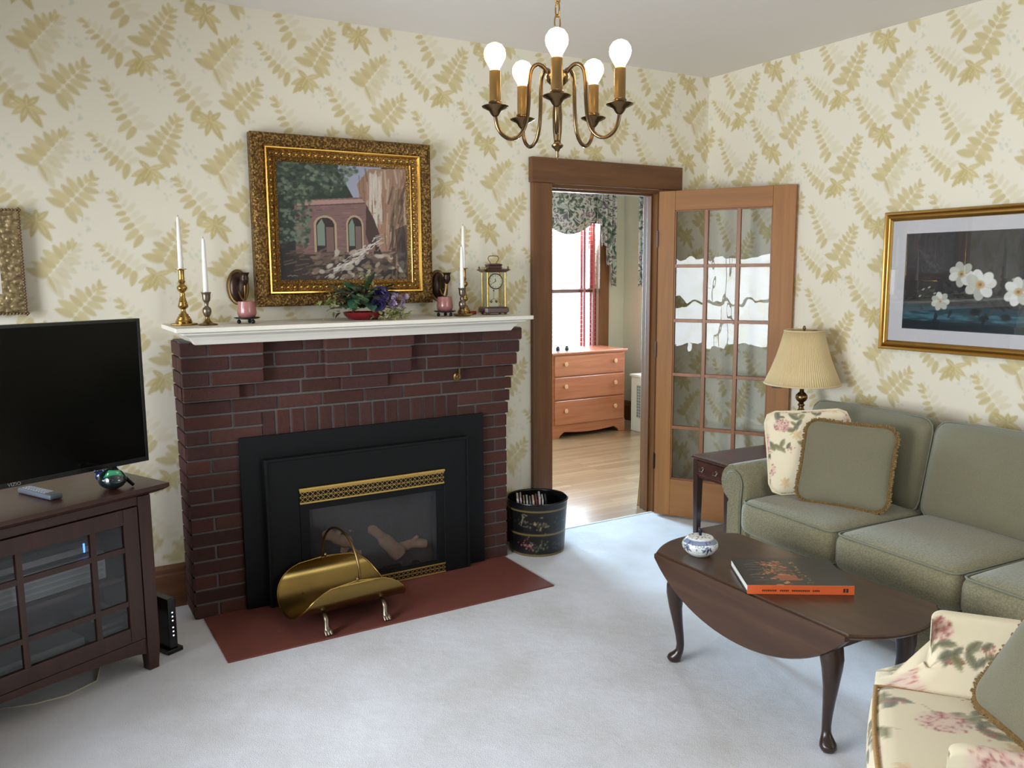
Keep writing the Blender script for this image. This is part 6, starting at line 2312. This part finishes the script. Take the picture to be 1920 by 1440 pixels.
pts = [(DWX0, .125), (DWX0, 0), (DWX0+.07, 0), (DWX0+.085, .025), (DWX0+.13, .055), (DWX0+.30, .040), (.02, .036), (DWX1-.30, .040), (DWX1-.13, .055), (DWX1-.085, .025), (DWX1-.07, 0), (DWX1, 0), (DWX1, .125)]
m = MB().prism(pts, 'y', .004, .026)
m.box(DWX1-.02, DWX1, .026, DDP, 0, .125); m.box(DWX0, DWX0+.02, .026, DDP, 0, .125)
mk('bracket_base', m, M['maple'], dd_, bevel=.003)
for k, (x, c, lab) in enumerate(((.50, (36, 40, 66), 'small dark blue jar at the left on the dresser'), (.60, (52, 52, 60), 'small grey jar next to the blue one on the dresser'))):
    o = mk('jar', MB().lathe([(.016, 0), (.020, .006), (.020, .030), (.012, .038), (.013, .046), (0, .047)], 16), plain('jar_glaze', S(*c), .3), None, (x, 2.43, .795), smooth=50)
    tag(o, lab, 'jar')
rv = thing('radiator_cover', 'white radiator cover with pierced grille under the bedroom side window', 'radiator cover', (1.25, 2.275, -.006))
m = MB().box(0, .285, -.93, 0, 0.0, .53)
mk('cabinet', m, M['white'], rv, bevel=.004)
m = MB().box(-.012, .288, -.95, .012, .53, .552)
mk('top', m, M['white'], rv, bevel=.003)
gm = MB()
gy0, gy1, gz0_, gz1_ = -.84, -.09, .14, .45
n = 26
for i in range(n+1):
    y = gy0+(gy1-gy0)*i/n
    gm.box(-.004, 0, y-.004, y+.004, gz0_, gz1_)
for j in range(12):
    z = gz0_+(gz1_-gz0_)*j/11
    gm.box(-.0042, 0, gy0, gy1, z-.004, z+.004)
mk('grille', gm, plain('grille_grey', S(186, 188, 186), .5), rv)
mk('grille_backing', MB().box(-.001, 0.0005, gy0, gy1, gz0_, gz1_), plain('grille_dark', S(120, 124, 124), .8), rv)


def blind(name, axis, pos, a0, a1, z0, z1, label, sign):
    t = thing(name, label, 'blind')
    def bxx(mb, p0, p1, d0, d1, q0, q1, tilt=0):
        lo, hi = pos+sign*min(d0*sign, d1*sign)*sign, 0
        lo, hi = min(pos+sign*d0, pos+sign*d1), max(pos+sign*d0, pos+sign*d1)
        if axis == 'x':
            mb.box(p0, p1, lo, hi, q0, q1)
        else:
            mb.box(lo, hi, p0, p1, q0, q1)
    sl = MB()
    n = int((z1-z0)/.044)
    for k in range(n):
        z = z0+.02+k*.044
        bxx(sl, a0, a1, -.048, -.002, z, z+.0028)
    mk('slats', sl, plain('cherry_slats_backlit', S(196, 124, 110), .35), t)  # cherry lightened so the colour carries the glow from behind
    for x in (a0+.10, a1-.16, a1-.045) if axis == 'x' else (a0+.12, a1-.12):
        tp_ = MB()
        bxx(tp_, x-.013, x+.013, -.0015, -.0005, z0, z1); bxx(tp_, x-.013, x+.013, -.0500, -.0490, z0, z1)
        mk('ladder_tape', tp_, plain('maroon_tape_backlit', S(176, 96, 98), .9), t)  # maroon paled to stand for the bright window behind it
    hr = MB(); bxx(hr, a0-.005, a1+.005, -.052, .0, z1, z1+.05)
    mk('head_rail', hr, plain('cherry_rail', S(120, 60, 50), .4), t, bevel=.002)
    return t


blind('venetian_blind', 'x', 2.80, .475, 1.225, .63, 2.0, 'cherry wood venetian blind in the bedroom window above the dresser', -1)
blind('venetian_blind', 'y', 1.56, 1.315, 2.285, .67, 2.0, 'cherry wood venetian blind in the side window over the radiator cover', -1)


def swag(label, axis, pos, a0, a1, ztop, drop, sign):
    t = thing('valance', label, 'valance', (0, 0, 0))
    m = MB()
    def f(u, v):
        s = a0+(a1-a0)*u
        d = drop*(.45*v+.55*v*sin(pi*u))
        off = .045+.035*sin(pi*v)*(.6+.4*sin(pi*u))+.014*sin(v*22+3*sin(pi*u))*sin(pi*u)
        z = ztop-d
        return (s, pos+sign*off, z) if axis == 'x' else (pos+sign*off, s, z)
    m.grid(f, 40, 40)
    mk('swag', m, M['valance'], t, smooth=180, solid=.003)
    for (b0, b1) in ((a0-.08, a0+.16), (a1+.08, a1-.16)):
        j = MB()
        n = 41
        def g(u, v):
            s = b0+(b1-b0)*u
            step = int(u*3.999)
            ln = (.96-.20*step)*1.0+.05*((u*4) % 1)*-1
            off = .085+.022*cos(u*4*pi*2)
            z = ztop+.005-ln*v
            return (s, pos+sign*off, z) if axis == 'x' else (pos+sign*off, s, z)
        j.grid(g, n, 24)
        mk('jabot', j, M['valance'], t, smooth=60, solid=.003)
    bd_ = MB()
    lo, hi = min(pos+sign*.027, pos+sign*.07), max(pos+sign*.027, pos+sign*.07)
    if axis == 'x':
        bd_.box(a0-.10, a1+.10, lo, hi, ztop, ztop+.03)
    else:
        bd_.box(lo, hi, a0-.10, a1+.10, ztop, ztop+.03)
    mk('mounting_board', bd_, M['white'], t)
    return t


swag('grey green floral swag valance with stepped tails over the window above the dresser', 'x', 2.80, .40, 1.30, 2.33, .44, -1)
swag('grey green floral valance over the bedroom side window, seen edge on beside the door jamb', 'y', 1.56, 1.24, 2.36, 2.33, .44, -1)
# broom behind the jamb
br_ = thing('straw_broom', 'straw broom standing on the bedroom floor just behind the door jamb', 'broom', (-.325, .175, -.006), 0)
m = MB()
r = random.Random(6)
for k in range(90):
    x, y = r.uniform(-.035, .035), r.uniform(-.015, .015)
    m.tube([(x*1.5, y*1.4, 0), (x, y, .22), (x*.35, y*.5, .36)], .0016, 4)
b_ = mk('bristles', m, plain('broom_straw', S(206, 178, 130), .9), br_)
b_['kind'] = 'stuff'
mk('handle', MB().tube([(0, 0, .34), (0, .0, 1.25)], .011, 10), plain('broom_handle', S(150, 104, 60), .5), br_, smooth=60)
